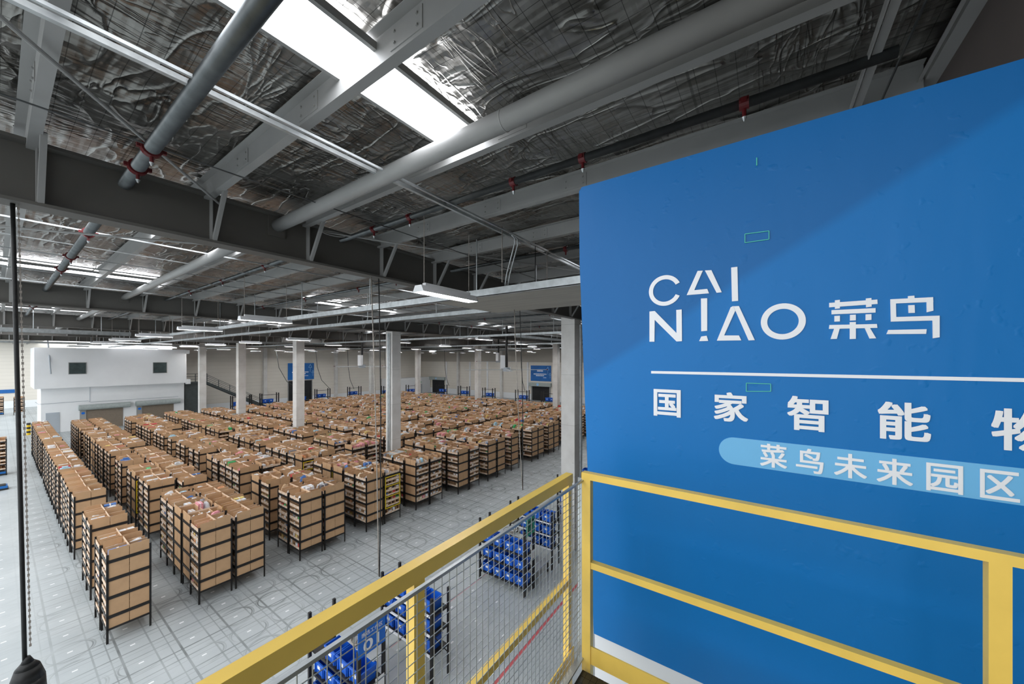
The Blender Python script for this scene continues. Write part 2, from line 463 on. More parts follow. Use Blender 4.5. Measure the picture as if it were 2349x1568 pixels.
# the beam over the partition, with the wall above it
g = MB()
g.box(2.32, -1.15, 9.985, 30, -1.06, 9.992); g.box(2.32, -1.066, 9.992, 30, -1.06, 10.06); g.box(2.32, -1.035, 9.975, 30, -1.012, 9.985)
tag(g.build('roof_edge_beam', M['white_steel']), 'pale steel edge strip high behind the blue sign', 'girder', kind='structure')
tag(MB().box(-8, -3.4, 0, 58, -3.2, 10.3).build('wall_rear_light_block', M['side_wall_brown']), 'unseen dark wall added behind the viewing platform to cut light', 'wall', kind='structure')  # unseen, added and kept dark to hold back light from behind
tag(MB().box(2.32, -1.3, 8.845, 30, -1.15, 10.3).build('wall_side', M['side_wall_brown']), 'dark brown wall strip above the blue sign', 'wall', kind='structure')
g = MB()
g.box(1.4, -0.665, 9.86, 20, -0.61, 9.868); g.box(1.4, -0.665, 9.868, 20, -0.659, 9.93); g.box(1.4, -0.60, 9.84, 20, -0.592, 9.9)
tag(g.build('roof_strut', M['white_steel']), 'slim pale channel running under the foil above the sign', 'beam', kind='structure')
tag(MB().tube((1.4, -0.80, 9.9), (20, -0.80, 9.9), 0.009, 6).build('tie_rod', M['pipe_steel']), 'thin grey rod under the foil, closest to the edge beam', 'rod')

# white tubular struts and galvanised sprinkler pipes
n_ = 0
for px in (2.55, 24.9):
    for i in range(5):
        y0 = -0.8 if i == 0 else GIRDER_Y[i-1] + 0.03
        y1 = GIRDER_Y[i] - 0.03
        r = thing('strut_tube', 'thick white tube strut %s the girders, %s bay from the camera' % ('beside a purlin between' if px < 5 else 'over the far files between', ORD[i]), 'pipe', group='white tube struts', kind='structure')
        MB().tube((px, y0, 9.79), (px, y1, 9.79), 0.09, 28).build('tube', M['white_steel'], r, smooth=True)
        MB().box(px-0.13, y1-0.012, 9.62, px+0.11, y1+0.02, 9.94).build('end_plate', M['girder_grey_shaded'], r)
        if i == 0: MB().tube((px, 1.86, 9.79), (px, 1.868, 9.79), 0.094, 28).build('weld_ring', M['white_steel'], r)
for i, (px, rad, pz) in enumerate(((0.9, 0.062, 9.80), (3.60, 0.04, 9.85), (6.4, 0.04, 9.85), (9.3, 0.04, 9.85), (12.4, 0.04, 9.85), (15.3, 0.04, 9.85), (18.2, 0.04, 9.85), (21.1, 0.04, 9.85))):
    r = thing('sprinkler_pipe', 'galvanised sprinkler pipe under the roof, %s from the left' % ORD[i], 'pipe', group='sprinkler pipes')
    MB().tube((px, -0.75, pz), (px, 65.5, pz), rad, 18).build('pipe', M['pipe_steel'], r, smooth=True)
    cy = {0: (5.0, 5.6, 9.2, 11.6, 13.4, 21, 24), 1: (0.15, 1.6, 2.5, 4.4, 5.3, 9.5, 12.2, 15), 2: (3.2, 8.4, 10.2, 13.5, 17), 3: (2.2, 6.9, 9.4, 13)}.get(i, (8.5, 12.5, 16, 20))
    for y in cy:
        c = MB().tube((px, y-0.035, pz), (px, y+0.035, pz), rad*1.32, 16)
        c.box(px-rad*1.75, y-0.02, pz-0.018, px+rad*1.75, y+0.02, pz+0.018)
        c.tube((px, y, pz-rad*1.2), (px, y, pz-rad-0.075), 0.016, 8)
        c.build('red_coupling', M['red_iron'], r, smooth=False)
        if i < 2:
            MB().tube((px, y, pz-rad-0.075), (px, y, pz-rad-0.11), 0.02, 8, r1=0.006).build('sprinkler_head', M['galvanised'], r)

# square conduits, sag rods and diagonal bracing between purlins
for i, (y, z, w) in enumerate(((3.47, 9.80, 0.012), (3.60, 9.815, 0.02), (4.93, 9.80, 0.006), (9.2, 9.82, 0.012), (11.9, 9.84, 0.01), (14.0, 9.78, 0.012), (20.5, 9.82, 0.012), (23.4, 9.8, 0.012), (26, 9.8, 0.012), (33, 9.8, 0.012), (36.5, 9.8, 0.012), (45, 9.8, 0.012), (7.3, 9.82, 0.008), (8.3, 9.8, 0.014), (10.4, 9.8, 0.008), (12.9, 9.82, 0.012), (16.2, 9.8, 0.012))):
    tag(MB().box(-1.4, y-w, z-w, 57, y+w, z+w).build('roof_conduit', M['galvanised'] if i != 2 else M['pipe_steel']),
        'straight galvanised conduit across the purlins, %s from the camera' % ORD[i], 'conduit', 'roof conduits')
def rod(name, p0, p1, r, label, mm='white_steel'):
    return tag(MB().tube(p0, p1, r, 8).build(name, M[mm]), label, 'rod')
rod('brace_rod', (-0.8, 2.84, 9.84), (1.78, 6.15, 9.84), 0.016, 'pale diagonal bracing rod crossing the first roof bay to the girder')
rod('brace_rod', (3.15, 6.1, 9.84), (9.5, 3.2, 9.86), 0.014, 'pale diagonal bracing rod leaving the near girder towards the sign')
rod('brace_rod', (-0.9, 8.2, 9.30), (1.9, 6.5, 9.36), 0.014, 'pale diagonal bracing rod just beyond the near girder')
tb = MB(); tb.path([(3.32 + 0.17*math.cos(t*math.pi/8)*1.0, 6.02 - 0.05*math.cos(t*math.pi/8), 9.835 + 0.035*math.sin(t*math.pi/8)) for t in range(17)], 0.009, 6)
tag(tb.build('turnbuckle', M['white_steel']), 'grey turnbuckle loop on the bracing rod by the near girder', 'fitting')

# concrete columns
def column(x, y, label):
    r = thing('concrete_column', label, 'column', (x, y, 0), group='concrete columns', kind='structure')
    MB().box(0, 0, 0, 0.6, 0.6, 9.5 if y < 60 else 9.3).build('shaft', M['column'], r)
    MB().box(0.06, 0.06, 9.18, 0.54, 0.54, 9.30).build('cap_plate', M['girder_grey_shaded'], r)
    return r
c5 = column(13.4, 6.31, 'pale concrete column beside the left edge of the blue sign')
c4 = column(13.4, 17.95, 'pale concrete column standing in the rack field, with conduits down its side')
column(13.4, 29.7, 'pale concrete column in front of the left blue banner')
column(13.4, 41.25, 'pale concrete column in the rack field, second right of the white office')
column(13.4, 52.65, 'pale concrete column just right of the white office')
column(36.3, 19.2, 'distant concrete column seen beside the nearest column')
column(36.3, 30.8, 'distant concrete column in the middle of the far racks')
column(36.3, 42.6, 'distant concrete column in front of the small white room')
column(36.3, 54.3, 'distant concrete column behind the hanging black cable')
cb = MB()
for dx in (0.08, 0.2, 0.28): cb.tube((13.36, 17.95+dx+0.1, 1.0), (13.36, 17.95+dx+0.1, 9.2), 0.03, 8)
cb.build('conduit', M['galvanised'], c4).location = (-13.4, -17.95, 0)
cb = MB(); cb.tube((13.4+0.45, 6.27, 0.6), (13.4+0.45, 6.27, 9.1), 0.04, 8); cb.tube((13.4+0.58, 6.27, 0.6), (13.4+0.58, 6.27, 9.1), 0.03, 8)
cb.build('conduit', M['galvanised'], c5).location = (-13.4, -6.31, 0)

# walls
tag(MB().box(13.9, BACK_Y, 0, RIGHT_X+0.2, BACK_Y+0.2, 10.2).build('wall_back', M['wall']), 'cream panelled far wall with blue banner', 'wall', kind='structure')
tag(MB().box(RIGHT_X, 0, 0, RIGHT_X+0.2, BACK_Y, 10.2).build('wall_right', M['wall']), 'cream panelled far right wall with roller door', 'wall', kind='structure')
tag(MB().box(-6, 96, 0, 8, 96.2, 10.2).build('wall_far_left', M['wall']), 'pale panelled wall at the end of the left aisle', 'wall', kind='structure')
for i, y in enumerate((57.9, 51.0, 46.3, 36.6, 30.5, 24)):
    tag(MB().box(RIGHT_X-0.15, y-0.16, 0, RIGHT_X, y+0.16, 7.0).build('trim_%d' % (i+1), M['white_plaster']), 'white upright on the far right wall, %s from the corner' % ORD[i], 'trim', 'white wall uprights', 'structure')
for i, (x, y) in enumerate(((24.9, BACK_Y-0.5), (36.6, BACK_Y-0.5), (RIGHT_X-0.5, 54.2), (RIGHT_X-0.5, 42.6))):
    tag(MB().box(x-0.25, y, 0, x+0.25, y+0.5, 9.9).build('trim_%d' % (i+7), M['column']) if x < 50 else MB().box(x, y-0.25, 0, x+0.5, y+0.25, 9.9).build('trim_%d' % (i+7), M['column']),
        ['grey concrete pilaster left of the left banner', 'grey concrete pilaster right of the left banner', 'grey concrete pilaster nearest the hall corner', 'grey concrete pilaster left of the right banner'][i], 'pilaster', kind='structure')

# doors in the far walls
r = thing('door_1', 'open doorway with shelving beyond, under the left blue banner', 'door', (28.5, BACK_Y-0.06, 0), kind='structure')
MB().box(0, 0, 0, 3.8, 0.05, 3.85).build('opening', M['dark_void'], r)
f = MB(); f.box(-0.12, -0.03, 0, 0, 0.05, 3.97); f.box(3.8, -0.03, 0, 3.92, 0.05, 3.97); f.box(0, -0.03, 3.85, 3.8, 0.05, 3.97); f.build('frame', M['white_steel'], r)
r = thing('door_2', 'dark roller door under the right blue banner', 'door', (RIGHT_X-0.06, 32.0, 0), kind='structure')
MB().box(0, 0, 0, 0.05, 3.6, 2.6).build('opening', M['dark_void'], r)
f = MB(); f.box(-0.05, -0.25, 0, 0.05, 0, 2.6); f.box(-0.05, 3.6, 0, 0.05, 3.85, 2.6); f.build('frame', M['white_steel'], r)
h = MB().box(-0.45, -0.45, 2.6, 0.05, 4.2, 3.25).build('housing', M['housing_grey'], r)
MB().tube((-0.45, 2.2, 2.95), (-0.47, 2.2, 2.95), 0.26, 20).build('round_badge', M['banner_line'], h)
r = thing('door_3', 'dark open roller door beside the small white room', 'door', (RIGHT_X-0.06, 58.6, 0), kind='structure')
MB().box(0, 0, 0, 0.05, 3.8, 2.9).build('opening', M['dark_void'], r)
h = MB().box(-0.45, -0.5, 2.9, 0.05, 4.5, 3.55).build('housing', M['housing_grey'], r)
MB().tube((-0.45, 2.2, 3.22), (-0.47, 2.2, 3.22), 0.2, 20).build('round_badge', M['banner_line'], h)
r = thing('white_room', 'low white room in the far corner with a grey door', 'room', (46.5, 63.0, 0))
MB().box(0, 0, 0, 10.8, 2.9, 3.45).build('walls', M['white_plaster'], r)
MB().box(7.4, -0.04, 0, 8.4, 0.0, 2.0).build('door', M['grey_paint'], r)
MB().box(7.6, -0.05, 2.35, 8.2, 0.0, 2.55).build('exit_sign', M['exit_green'], r)

# blue banners
def banner(name, label, loc, rz):
    r = thing(name, label, 'banner', loc, rz)
    MB().box(-2.15, -0.05, 0, 2.15, 0, 2.85).build('cloth', M['banner_blue'], r)
    t = MB()
    for (cx, cz, s_) in ((1.5, 2.35, 0.28), (1.95, 1.35, 0.2)):
        for a, b in (((-s_, -s_), (0, s_)), ((0, s_), (s_, -s_)), ((s_, -s_), (-s_, -s_))):
            t.tube((cx+a[0], -0.06, cz+a[1]), (cx+b[0], -0.06, cz+b[1]), 0.035, 4)
        t.tube((cx, -0.06, cz-s_), (cx, -0.06, cz-s_*4), 0.03, 4)
    t.build('triangle_motif', M['banner_line'], r)
    l = MB()
    for (x0, x1, z0, hh) in ((-0.75, 0.5, 1.75, 0.24), (-1.5, 1.2, 1.2, 0.17), (-1.0, 0.7, 0.92, 0.17), (0.55, 1.15, 0.6, 0.1)):
        x = x0
        while x < x1:
            w = 0.13 + 0.1*random.random(); l.box(x, -0.06, z0, min(x+w, x1), -0.05, z0+hh); x += w+0.05
    l.build('lettering', M['letter_white'], r)
banner('hanging_banner', 'blue banner with white triangles above the left doorway', (30.55, BACK_Y-0.02, 4.05), 0)
banner('hanging_banner', 'blue banner with white lettering above the right roller door', (RIGHT_X-0.02, 33.8, 3.55), R(-90))

# white two-storey office at the left
r = thing('office_block', 'white two-storey office block with overhanging upper floor', 'office', (2.3, 59.5, 0))
MB().box(0.45, 1.0, 0, 11.55, 6.4, 4.7).build('ground_floor', M['white_plaster'], r)
MB().box(0, 0, 4.66, 11.55, 6.4, 8.8).build('upper_floor', M['white_plaster'], r)
MB().box(11.55, -0.02, 4.5, 11.95, 0.5, 5.1).build('ledge', M['white_plaster'], r)
MB().box(11.4, -0.04, 8.3, 11.85, 0.4, 8.75).build('ledge', M['white_plaster'], r)
for (x0, x1, z0, z1) in ((2.2, 3.35, 6.1, 7.25), (8.55, 9.7, 6.0, 7.2)):
    w = MB().box(x0, -0.03, z0, x1, 0.0, z1).build('window', M['window_dark'], r)
    f = frame_ring(MB(), x0, z0, x1, z1, 0.05, -0.05, -0.01, lambda a, b, c: (a, c, b))
    f.build('window_frame', M['white_steel'], w)
MB().box(0.75, 0.95, 0, 1.65, 1.0, 2.1).build('door', M['grey_paint'], r)
for (x0, x1) in ((2.9, 6.75), (7.2, 11.1)):
    MB().box(x0+0.55, 0.94, 0, x1-0.55, 1.0, 2.1).build('roller_shutter', M['shutter_brown'], r)
    hs = MB(); hs.tube((x0, 0.7, 2.42), (x1, 0.7, 2.42), 0.3, 20); hs.build('shutter_housing', M['housing_grey'], r)
    MB().box(x0+0.1, 0.88, 0, x0+0.55, 1.0, 2.2).build('shutter_post', M['white_steel'], r)
    MB().tube((x0+0.33, 0.86, 1.8), (x0+0.33, 0.88, 1.8), 0.13, 16).build('round_badge', M['sign_blue'], r)
p = MB(); p.path([(0.1, -0.0+0.98, 3.3), (0.3, 0.97, 3.05), (3.6, 0.97, 3.1), (3.75, 0.97, 2.95), (11, 0.97, 2.95)], 0.02, 6); p.tube((3.72, 0.97, 4.6), (3.72, 0.97, 2.95), 0.02, 6)
p.build('wall_conduit', M['grey_paint'], r)

# stairs at the right of the office
r = thing('steel_staircase', 'dark steel staircase at the right end of the white office', 'staircase', (14.0, 61.0, 0))
MB().box(0, 0, 4.5, 2.3, 1.4, 4.62).build('landing', M['stair_dark'], r)
st = MB(); 
for y in (0, 1.3): st.prism([(2.3, 4.3), (2.3, 4.6), (10.0, 0.3), (10.0, 0.0), (9.6, 0.0)], y, y+0.08, axis='y')
st.build('stringer', M['stair_dark'], r)
st = MB()
for i in range(24): t = i/24; st.box(2.35+7.5*t, 0.08, 4.45*(1-t), 2.7+7.5*t, 1.3, 4.45*(1-t)+0.04)
st.build('treads', M['stair_dark'], r)
st = MB()
for i in range(7): t = i/6; st.tube((2.3+7.5*t, 0.04, 4.45*(1-t)), (2.3+7.5*t, 0.04, 4.45*(1-t)+1.05), 0.04, 6)
for hh in (0.35, 0.6, 0.85, 1.05): st.tube((2.3, 0.04, 4.5+hh), (9.8, 0.04, hh), 0.025, 6)
for x in (0.05, 1.1, 2.3): st.tube((x, 0.04, 4.6), (x, 0.04, 5.7), 0.04, 6)
for hh in (5.0, 5.35, 5.7): st.tube((0, 0.04, hh), (2.3, 0.04, hh), 0.025, 6)
st.build('handrail', M['stair_dark'], r)
MB().box(0.1, 0.2, 0, 2.2, 1.3, 4.5).build('under_stair_panel', M['stair_dark'], r)

# far left: blue strip on the wall and a striped bollard
tag(MB().box(-3, 95.9, 2.35, 2.1, 96, 2.9).build('blue_wall_strip', M['banner_blue']), 'blue strip along the wall at the end of the left aisle', 'wall strip')
r = thing('striped_bollard', 'black and yellow striped bollard at the office corner', 'bollard', (2.02, 61.0, 0))
for i in range(6): MB().tube((0, 0, i*0.2), (0, 0, i*0.2+0.2), 0.14, 14).build('band', M['hazard_yellow'] if i % 2 == 0 else M['hazard_black'], r)

# ------------------------------------------------------------------ cardboard racks
PW, PD = 0.88, 0.90          # footprint
LV = [0.375, 0.705, 1.22, 1.71, 2.20]
TOP = 2.52
def frame_mb(m=0):
    b = MB()
    for z in LV:
        h = 0.05 if z == LV[0] else 0.085
        z0 = z-h/2
        for y in (-PD/2, PD/2-0.02): b.box(-PW/2+0.04, y, z0, PW/2-0.04, y+0.02, z0+h, m)
        for x in (-PW/2, PW/2-0.02): b.box(x, -PD/2+0.04, z0+0.01, x+0.02, PD/2-0.04, z0+h-0.015, m)
    return b
def post_mb(sx, sy, m=0, b=None):
    b = b or MB(); x = sx*(PW/2); y = sy*(PD/2); t = 0.045
    b.box(min(x, x-sx*t), min(y, y-sy*0.012), 0, max(x, x-sx*t), max(y, y-sy*0.012), 2.40, m)
    b.box(min(x, x-sx*0.012), min(y, y-sy*t), 0, max(x, x-sx*0.012), max(y, y-sy*t), 2.40, m)
    return b
def bins_mb(seed, full=True, mc=0, me=1):
    """cardboard: two closed faces (front/back), two open faces with lips (left/right)"""
    rn = random.Random(seed); b = MB()
    X, Y = PW/2-0.022, PD/2-0.022
    for k, z in enumerate(LV):
        z1 = LV[k+1]-0.045 if k < 4 else TOP
        for s_ in (-1, 1):
            for xa, xb in ((-X+0.02, -0.006), (0.006, X-0.02)):
                dz = rn.uniform(-0.012, 0.012) if k == 4 else 0
                b.box(xa, s_*Y-0.005, z, xb, s_*Y+0.005, z1+dz, mc)
        tiers = [(z, z1)] if k in (0, 4) else [(z, (z+z1)/2), ((z+z1)/2, z1)]
        for (a, c) in tiers:
            b.box(-X, -Y, a-0.006, X, Y, a+0.006, mc)
            lip = (0.11 if k < 4 else 0.14)
            for s_ in (-1, 1):
                b.box(s_*X-0.005, -Y+0.03, a, s_*X+0.005, Y-0.03, a+lip, me)  # whole lip in the paler edge tone, side light put into its colour
            nb = rn.choice((3, 4, 4, 5)) if k == 4 else 4
            for side in (-1, 1):
                nn = rn.choice((1, 2, 2, 2, 2)) if k == 4 else 3
                for j in range(nn):
                    yy = -Y + 2*Y*(j+1)/(nn+1) + rn.uniform(-0.03, 0.03)
                    h1 = (c-0.03 if k < 4 else TOP-0.045+rn.uniform(-0.03, 0.02))
                    xa, xb = (-X+0.012, -0.006) if side < 0 else (0.006, X-0.012)
                    b.box(xa, yy-0.004, a, xb, yy+0.004, h1, mc)
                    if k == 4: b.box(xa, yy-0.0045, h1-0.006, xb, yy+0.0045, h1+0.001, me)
    b.box(-0.004, -Y+0.04, LV[0], 0.004, Y-0.04, TOP-0.06, mc)
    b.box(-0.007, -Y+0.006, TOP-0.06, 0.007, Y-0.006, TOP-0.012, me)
    return b
def labels_mb(m=0):
    b = MB()
    for k, z in enumerate(LV):
        for a in ((z+0.055,) if k in (0, 4) else (z+0.055, z+0.285)):
            for y in (-0.28, -0.05, 0.2): b.box(-PW/2+0.010, y, a-0.02, -PW/2+0.014, y+0.055, a+0.015, m)
    return b
CB = [M['cardboard'], M['cardboard_edge_lit_lip']]
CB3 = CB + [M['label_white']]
beam_me = []
for z in LV:
    hh = 0.025 if z == LV[0] else 0.042
    beam_me.append(frame_ring(MB(), -PW/2+0.02, -PD/2+0.02, PW/2-0.02, PD/2-0.02, 0.02, z-hh, z+hh, lambda a, b, c: (a, b, c)).build('shelf_beam', M['black_steel']))
post_me = [post_mb(a, b).build('post', M['black_steel']) for a, b in ((-1, -1), (1, -1), (1, 1), (-1, 1))]
bins_me = []
for s in range(5):
    b = bins_mb(s); q = labels_mb(2); k = len(b.v)
    b.v += q.v; b.f += [tuple(i+k for i in f) for f in q.f]; b.m += q.m
    bins_me.append(b.build('cardboard_bins', CB3))
yf = MB()
for z in (0.70, 1.22, 1.71, 2.14): yf.box(-0.42, -PD/2-0.012, z-0.02, 0.42, -PD/2+0.003, z+0.02)
for x in (-0.42, 0.385): yf.box(x, -PD/2-0.012, 0.70, x+0.035, -PD/2+0.003, 2.16)
yf_me = yf.build('yellow_frame', M['rack_yellow'])
protos = beam_me + [yf_me] + post_me + bins_me
far_me = []
for s in range(4):
    b = bins_mb(20+s); fr = frame_mb(2)
    def merge(A, B):
        k = len(A.v); A.v += B.v; A.f += [tuple(i+k for i in f) for f in B.f]; A.m += B.m
    merge(b, fr)
    for a, c in ((-1, -1), (1, -1), (1, 1), (-1, 1)): post_mb(a, c, 2, b)
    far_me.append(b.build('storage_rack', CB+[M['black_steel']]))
def data(o): return o.data
D_beam, D_yf = [o.data for o in beam_me], yf_me.data
D_post = [o.data for o in post_me]; D_bins = [o.data for o in bins_me]; D_far = [o.data for o in far_me]
for o in protos+far_me: bpy.data.objects.remove(o)
def child(name, d, parent):
    o = bpy.data.objects.new(name, d); COL.objects.link(o); o.parent = parent; return o

# where the racks stand: files run away from the camera, in pairs with robot lanes between
BX = [3.69, 6.68, 9.48, 12.28, 15.1, 17.8, 20.35, 23.0, 25.5, 28.1, 30.7, 33.3, 35.9]
BY = [14.55, 20.45, 26.3, 32.0, 37.6, 43.2]
rnd = random.Random(11)
files = []
files.append((1.74, [(y, 0) for y in (14.57, 15.5, 17.66, 18.6, 21.75, 22.7, 23.65, 24.6, 25.55, 27.05, 28.0, 28.95, 29.9, 30.85, 31.8, 32.75, 33.7, 34.65, 35.6, 38.1, 39.05, 40, 41.4, 42.3, 43.3, 44.3, 45.3, 46.3, 47.3, 48.2)]))
spec = {  # (pair, half): fronts and turn (1 = open face towards the camera, 2 = with yellow frame)
    (0, 0): [(14.55, 0), (15.5, 1), (16.45, 1), (17.4, 0), (18.35, 0), (21.2, 0), (22.15, 0), (23.43, 2), (24.4, 0), (26.65, 0), (27.6, 0), (29.95, 0), (30.9, 0)],
    (0, 1): [(14.55, 0), (15.5, 0), (16.45, 0), (17.4, 0), (18.35, 0), (20.55, 0), (21.5, 0), (22.45, 1), (23.4, 0), (24.35, 1), (25.3, 0)],
    (1, 0): [(14.55, 0), (15.5, 0), (17.25, 0), (18.2, 1), (20.45, 0), (21.4, 0), (22.35, 0), (23.3, 0), (24.25, 1), (26.5, 0), (27.45, 0), (29.1, 0), (30.05, 0)],
    (1, 1): [(14.55, 0), (15.5, 0), (16.45, 0), (17.4, 0), (18.35, 0), (20.45, 1), (21.4, 0), (22.35, 0), (23.3, 0), (24.25, 0)],
    (2, 0): [(14.55, 0), (15.5, 0), (16.45, 1), (17.4, 2), (18.35, 0), (20.3, 2), (21.25, 0), (22.2, 0), (23.15, 0), (24.1, 0), (25.8, 0)],
    (2, 1): [(14.55, 2), (15.5, 0), (16.45, 0), (17.4, 1), (18.35, 0), (20.3, 0), (21.25, 0), (22.2, 0), (23.15, 0)],
    (3, 0): [(14.55, 1), (15.5, 0), (16.45, 0), (20.2, 1), (22.15, 1), (23.1, 0), (24.0, 0)],
    (3, 1): [(14.55, 1), (15.5, 0), (16.45, 0), (20.2, 1), (21.1, 0), (22.15, 1)],
    (4, 0): [(14.3, 0), (15.25, 0), (16.2, 1), (17.15, 0), (18.1, 1)],
    (4, 1): [(14.3, 1), (15.25, 0), (16.2, 0), (17.15, 0), (18.1, 0)],
    (5, 0): [(14.3, 0), (15.25, 0), (16.2, 0), (17.15, 0), (18.1, 0)],
    (5, 1): [(14.3, 0), (15.25, 0), (16.2, 0), (17.15, 0)],
}
for p, bx in enumerate(BX):
    for h in (0, 1):
        rows = list(spec.get((p, h), []))
        last = rows[-1][0]+0.93 if rows else 0
        for j, by in enumerate(BY):
            for q in range(5):
                y = by + 0.95*q + (-0.25 if p > 3 else 0)
                if y < last: continue
                if rnd.random() < 0.09: continue
                rows.append((y, 1 if rnd.random() < 0.17 else (2 if rnd.random() < 0.02 else 0)))
        files.append((bx + 0.955*h, rows))
cols_xy = [(13.7, 18.25), (13.7, 30.0), (13.7, 41.5), (13.7, 53), (36.6, 19.5), (36.6, 31.1), (36.6, 42.9)]
racks = []
for fi, (x0, rows) in enumerate(files):
    n = 0
    for (y0, turn) in rows:
        cx, cy = x0+PW/2+rnd.uniform(-.02, .02), y0+PD/2
        if any(abs(cx-a) < 0.78 and abs(cy-b) < 0.80 for a, b in cols_xy): continue
        racks.append((cx, cy, turn, fi, n)); n += 1
racks.sort(key=lambda t: math.hypot(t[0], t[1]))
NEAR, KEEP = 84, 300
PALETTE = list(range(len(GM)))
def pick(r): return r.choices(PALETTE, GW)[0]
mass = MB(); stuff = MB()
PKG = {}
pkg_count = 0
def package_mesh(kind, ci):
    key = (kind, ci)
    if key in PKG: return PKG[key]
    if kind == 'bag':
        b = MB(); n = 6; rr = random.Random(ci*7+1)
        g = []
        for j in range(n):
            for i in range(n):
                u, v = i/(n-1)*2-1, j/(n-1)*2-1
                h = max(0.0, (1-u**4)*(1-v**4))
                b.v.append((u*0.5, v*0.5, 0.25+0.75*h*(0.75+0.35*rr.random())))
        for j in range(n):
            for i in range(n): b.v.append(((i/(n-1)*2-1)*0.5, (j/(n-1)*2-1)*0.5, 0))
        for j in range(n-1):
            for i in range(n-1):
                a = j*n+i; b.f.append((a, a+1, a+n+1, a+n)); b.m.append(0)
                a += n*n; b.f.append((a, a+n, a+n+1, a+1)); b.m.append(0)
        ring = [i for i in range(n)] + [j*n+n-1 for j in range(1, n)] + [n*(n-1)+i for i in range(n-2, -1, -1)] + [j*n for j in range(n-2, 0, -1)]
        for q in range(len(ring)):
            a, c = ring[q], ring[(q+1) % len(ring)]
            b.f.append((a, a+n*n, c+n*n, c)); b.m.append(0)
    else:
        b = MB(); b.box(-0.5, -0.5, 0, 0.5, 0.5, 1.0, 0); b.box(-0.06, -0.505, 0.6, 0.06, 0.505, 1.006, 1)
    o = b.build('parcel', [GM[ci], M['label_white'] if ci not in (0, 1) else M['cardboard_edge_lit_lip']], smooth=(kind == 'bag'))
    PKG[key] = o.data; bpy.data.objects.remove(o)
    return PKG[key]
COLN = ['white', 'pale grey', 'brown', 'pink', 'red', 'dark blue', 'light blue', 'green', 'yellow', 'orange', 'dark grey', 'cream']
def fname(fi):
    return 'the single file by aisle' if fi == 0 else 'the %s file from the aisle' % ORD[fi]
used_pkg = {}
def fill_top(cx, cy, turn, rn, individual, where):
    global pkg_count
    X, Y = PW/2-0.03, PD/2-0.03
    theme = pick(rn)
    for side in (-1, 1):
        for j in range(4):
            if rn.random() < 0.27: continue
            ci = theme if rn.random() < 0.4 else pick(rn)
            uy = -Y + 2*Y*(j+0.5)/4; ux = side*X*0.5
            w, d = X*rn.uniform(0.65, 0.92), 2*Y/4*rn.uniform(0.6, 0.88); h = rn.choice((0.05, 0.08, 0.12, 0.16, 0.19, 0.22, 0.25, 0.27, 0.33))
            if turn: px, py, ww, dd = cx-uy, cy+ux, d, w
            else: px, py, ww, dd = cx+ux, cy+uy, w, d
            z = LV[4]+0.008
            if individual and pkg_count < 290:
                kind = 'bag' if rn.random() < 0.6 else 'box'
                o = bpy.data.objects.new('parcel', package_mesh(kind, ci)); COL.objects.link(o)
                o.location = (px, py, z); o.scale = (ww, dd, h); o.rotation_euler = (0, 0, rn.uniform(-.05, .05))
                lb = '%s %s in top bin, %s' % (COLN[ci], 'wrapped parcel' if kind == 'bag' else 'boxed parcel', where)
                tag(o, lb, 'parcel', lb)
                pkg_count += 1
            else:
                stuff.rbox(px, py, z, ww, dd, h*0.9, 0, ci)
                if rn.random() < 0.25: stuff.rbox(px+rn.uniform(-.05, .05), py+rn.uniform(-.02, .02), z+h*0.9, ww*0.6, dd*0.7, h*0.22, rn.uniform(-.4, .4), ci)
def fill_side(cx, cy, turn, rn):
    """goods seen through the open faces"""
    for k, z in enumerate(LV[:4]):
        z1 = LV[k+1]-0.045
        for (a, c) in ([(z, z1)] if k == 0 else [(z, (z+z1)/2), ((z+z1)/2, z1)]):
            for j in range(4):
                for side in ((-1, 1) if turn else (-1,)):
                    if rn.random() < 0.55: continue
                    uy = -0.41+0.82*(j+0.5)/4; ux = side*(PW/2-0.12)
                    w, d, h = 0.16, 0.16*rn.uniform(0.6, 1), (c-a)*rn.uniform(0.4, 0.85)
                    ci = pick(rn)
                    if turn: stuff.rbox(cx-uy, cy+ux, a+0.007, d, w, h, 0, ci)
                    else: stuff.rbox(cx+ux, cy+uy, a+0.007, w, d, h, 0, ci)
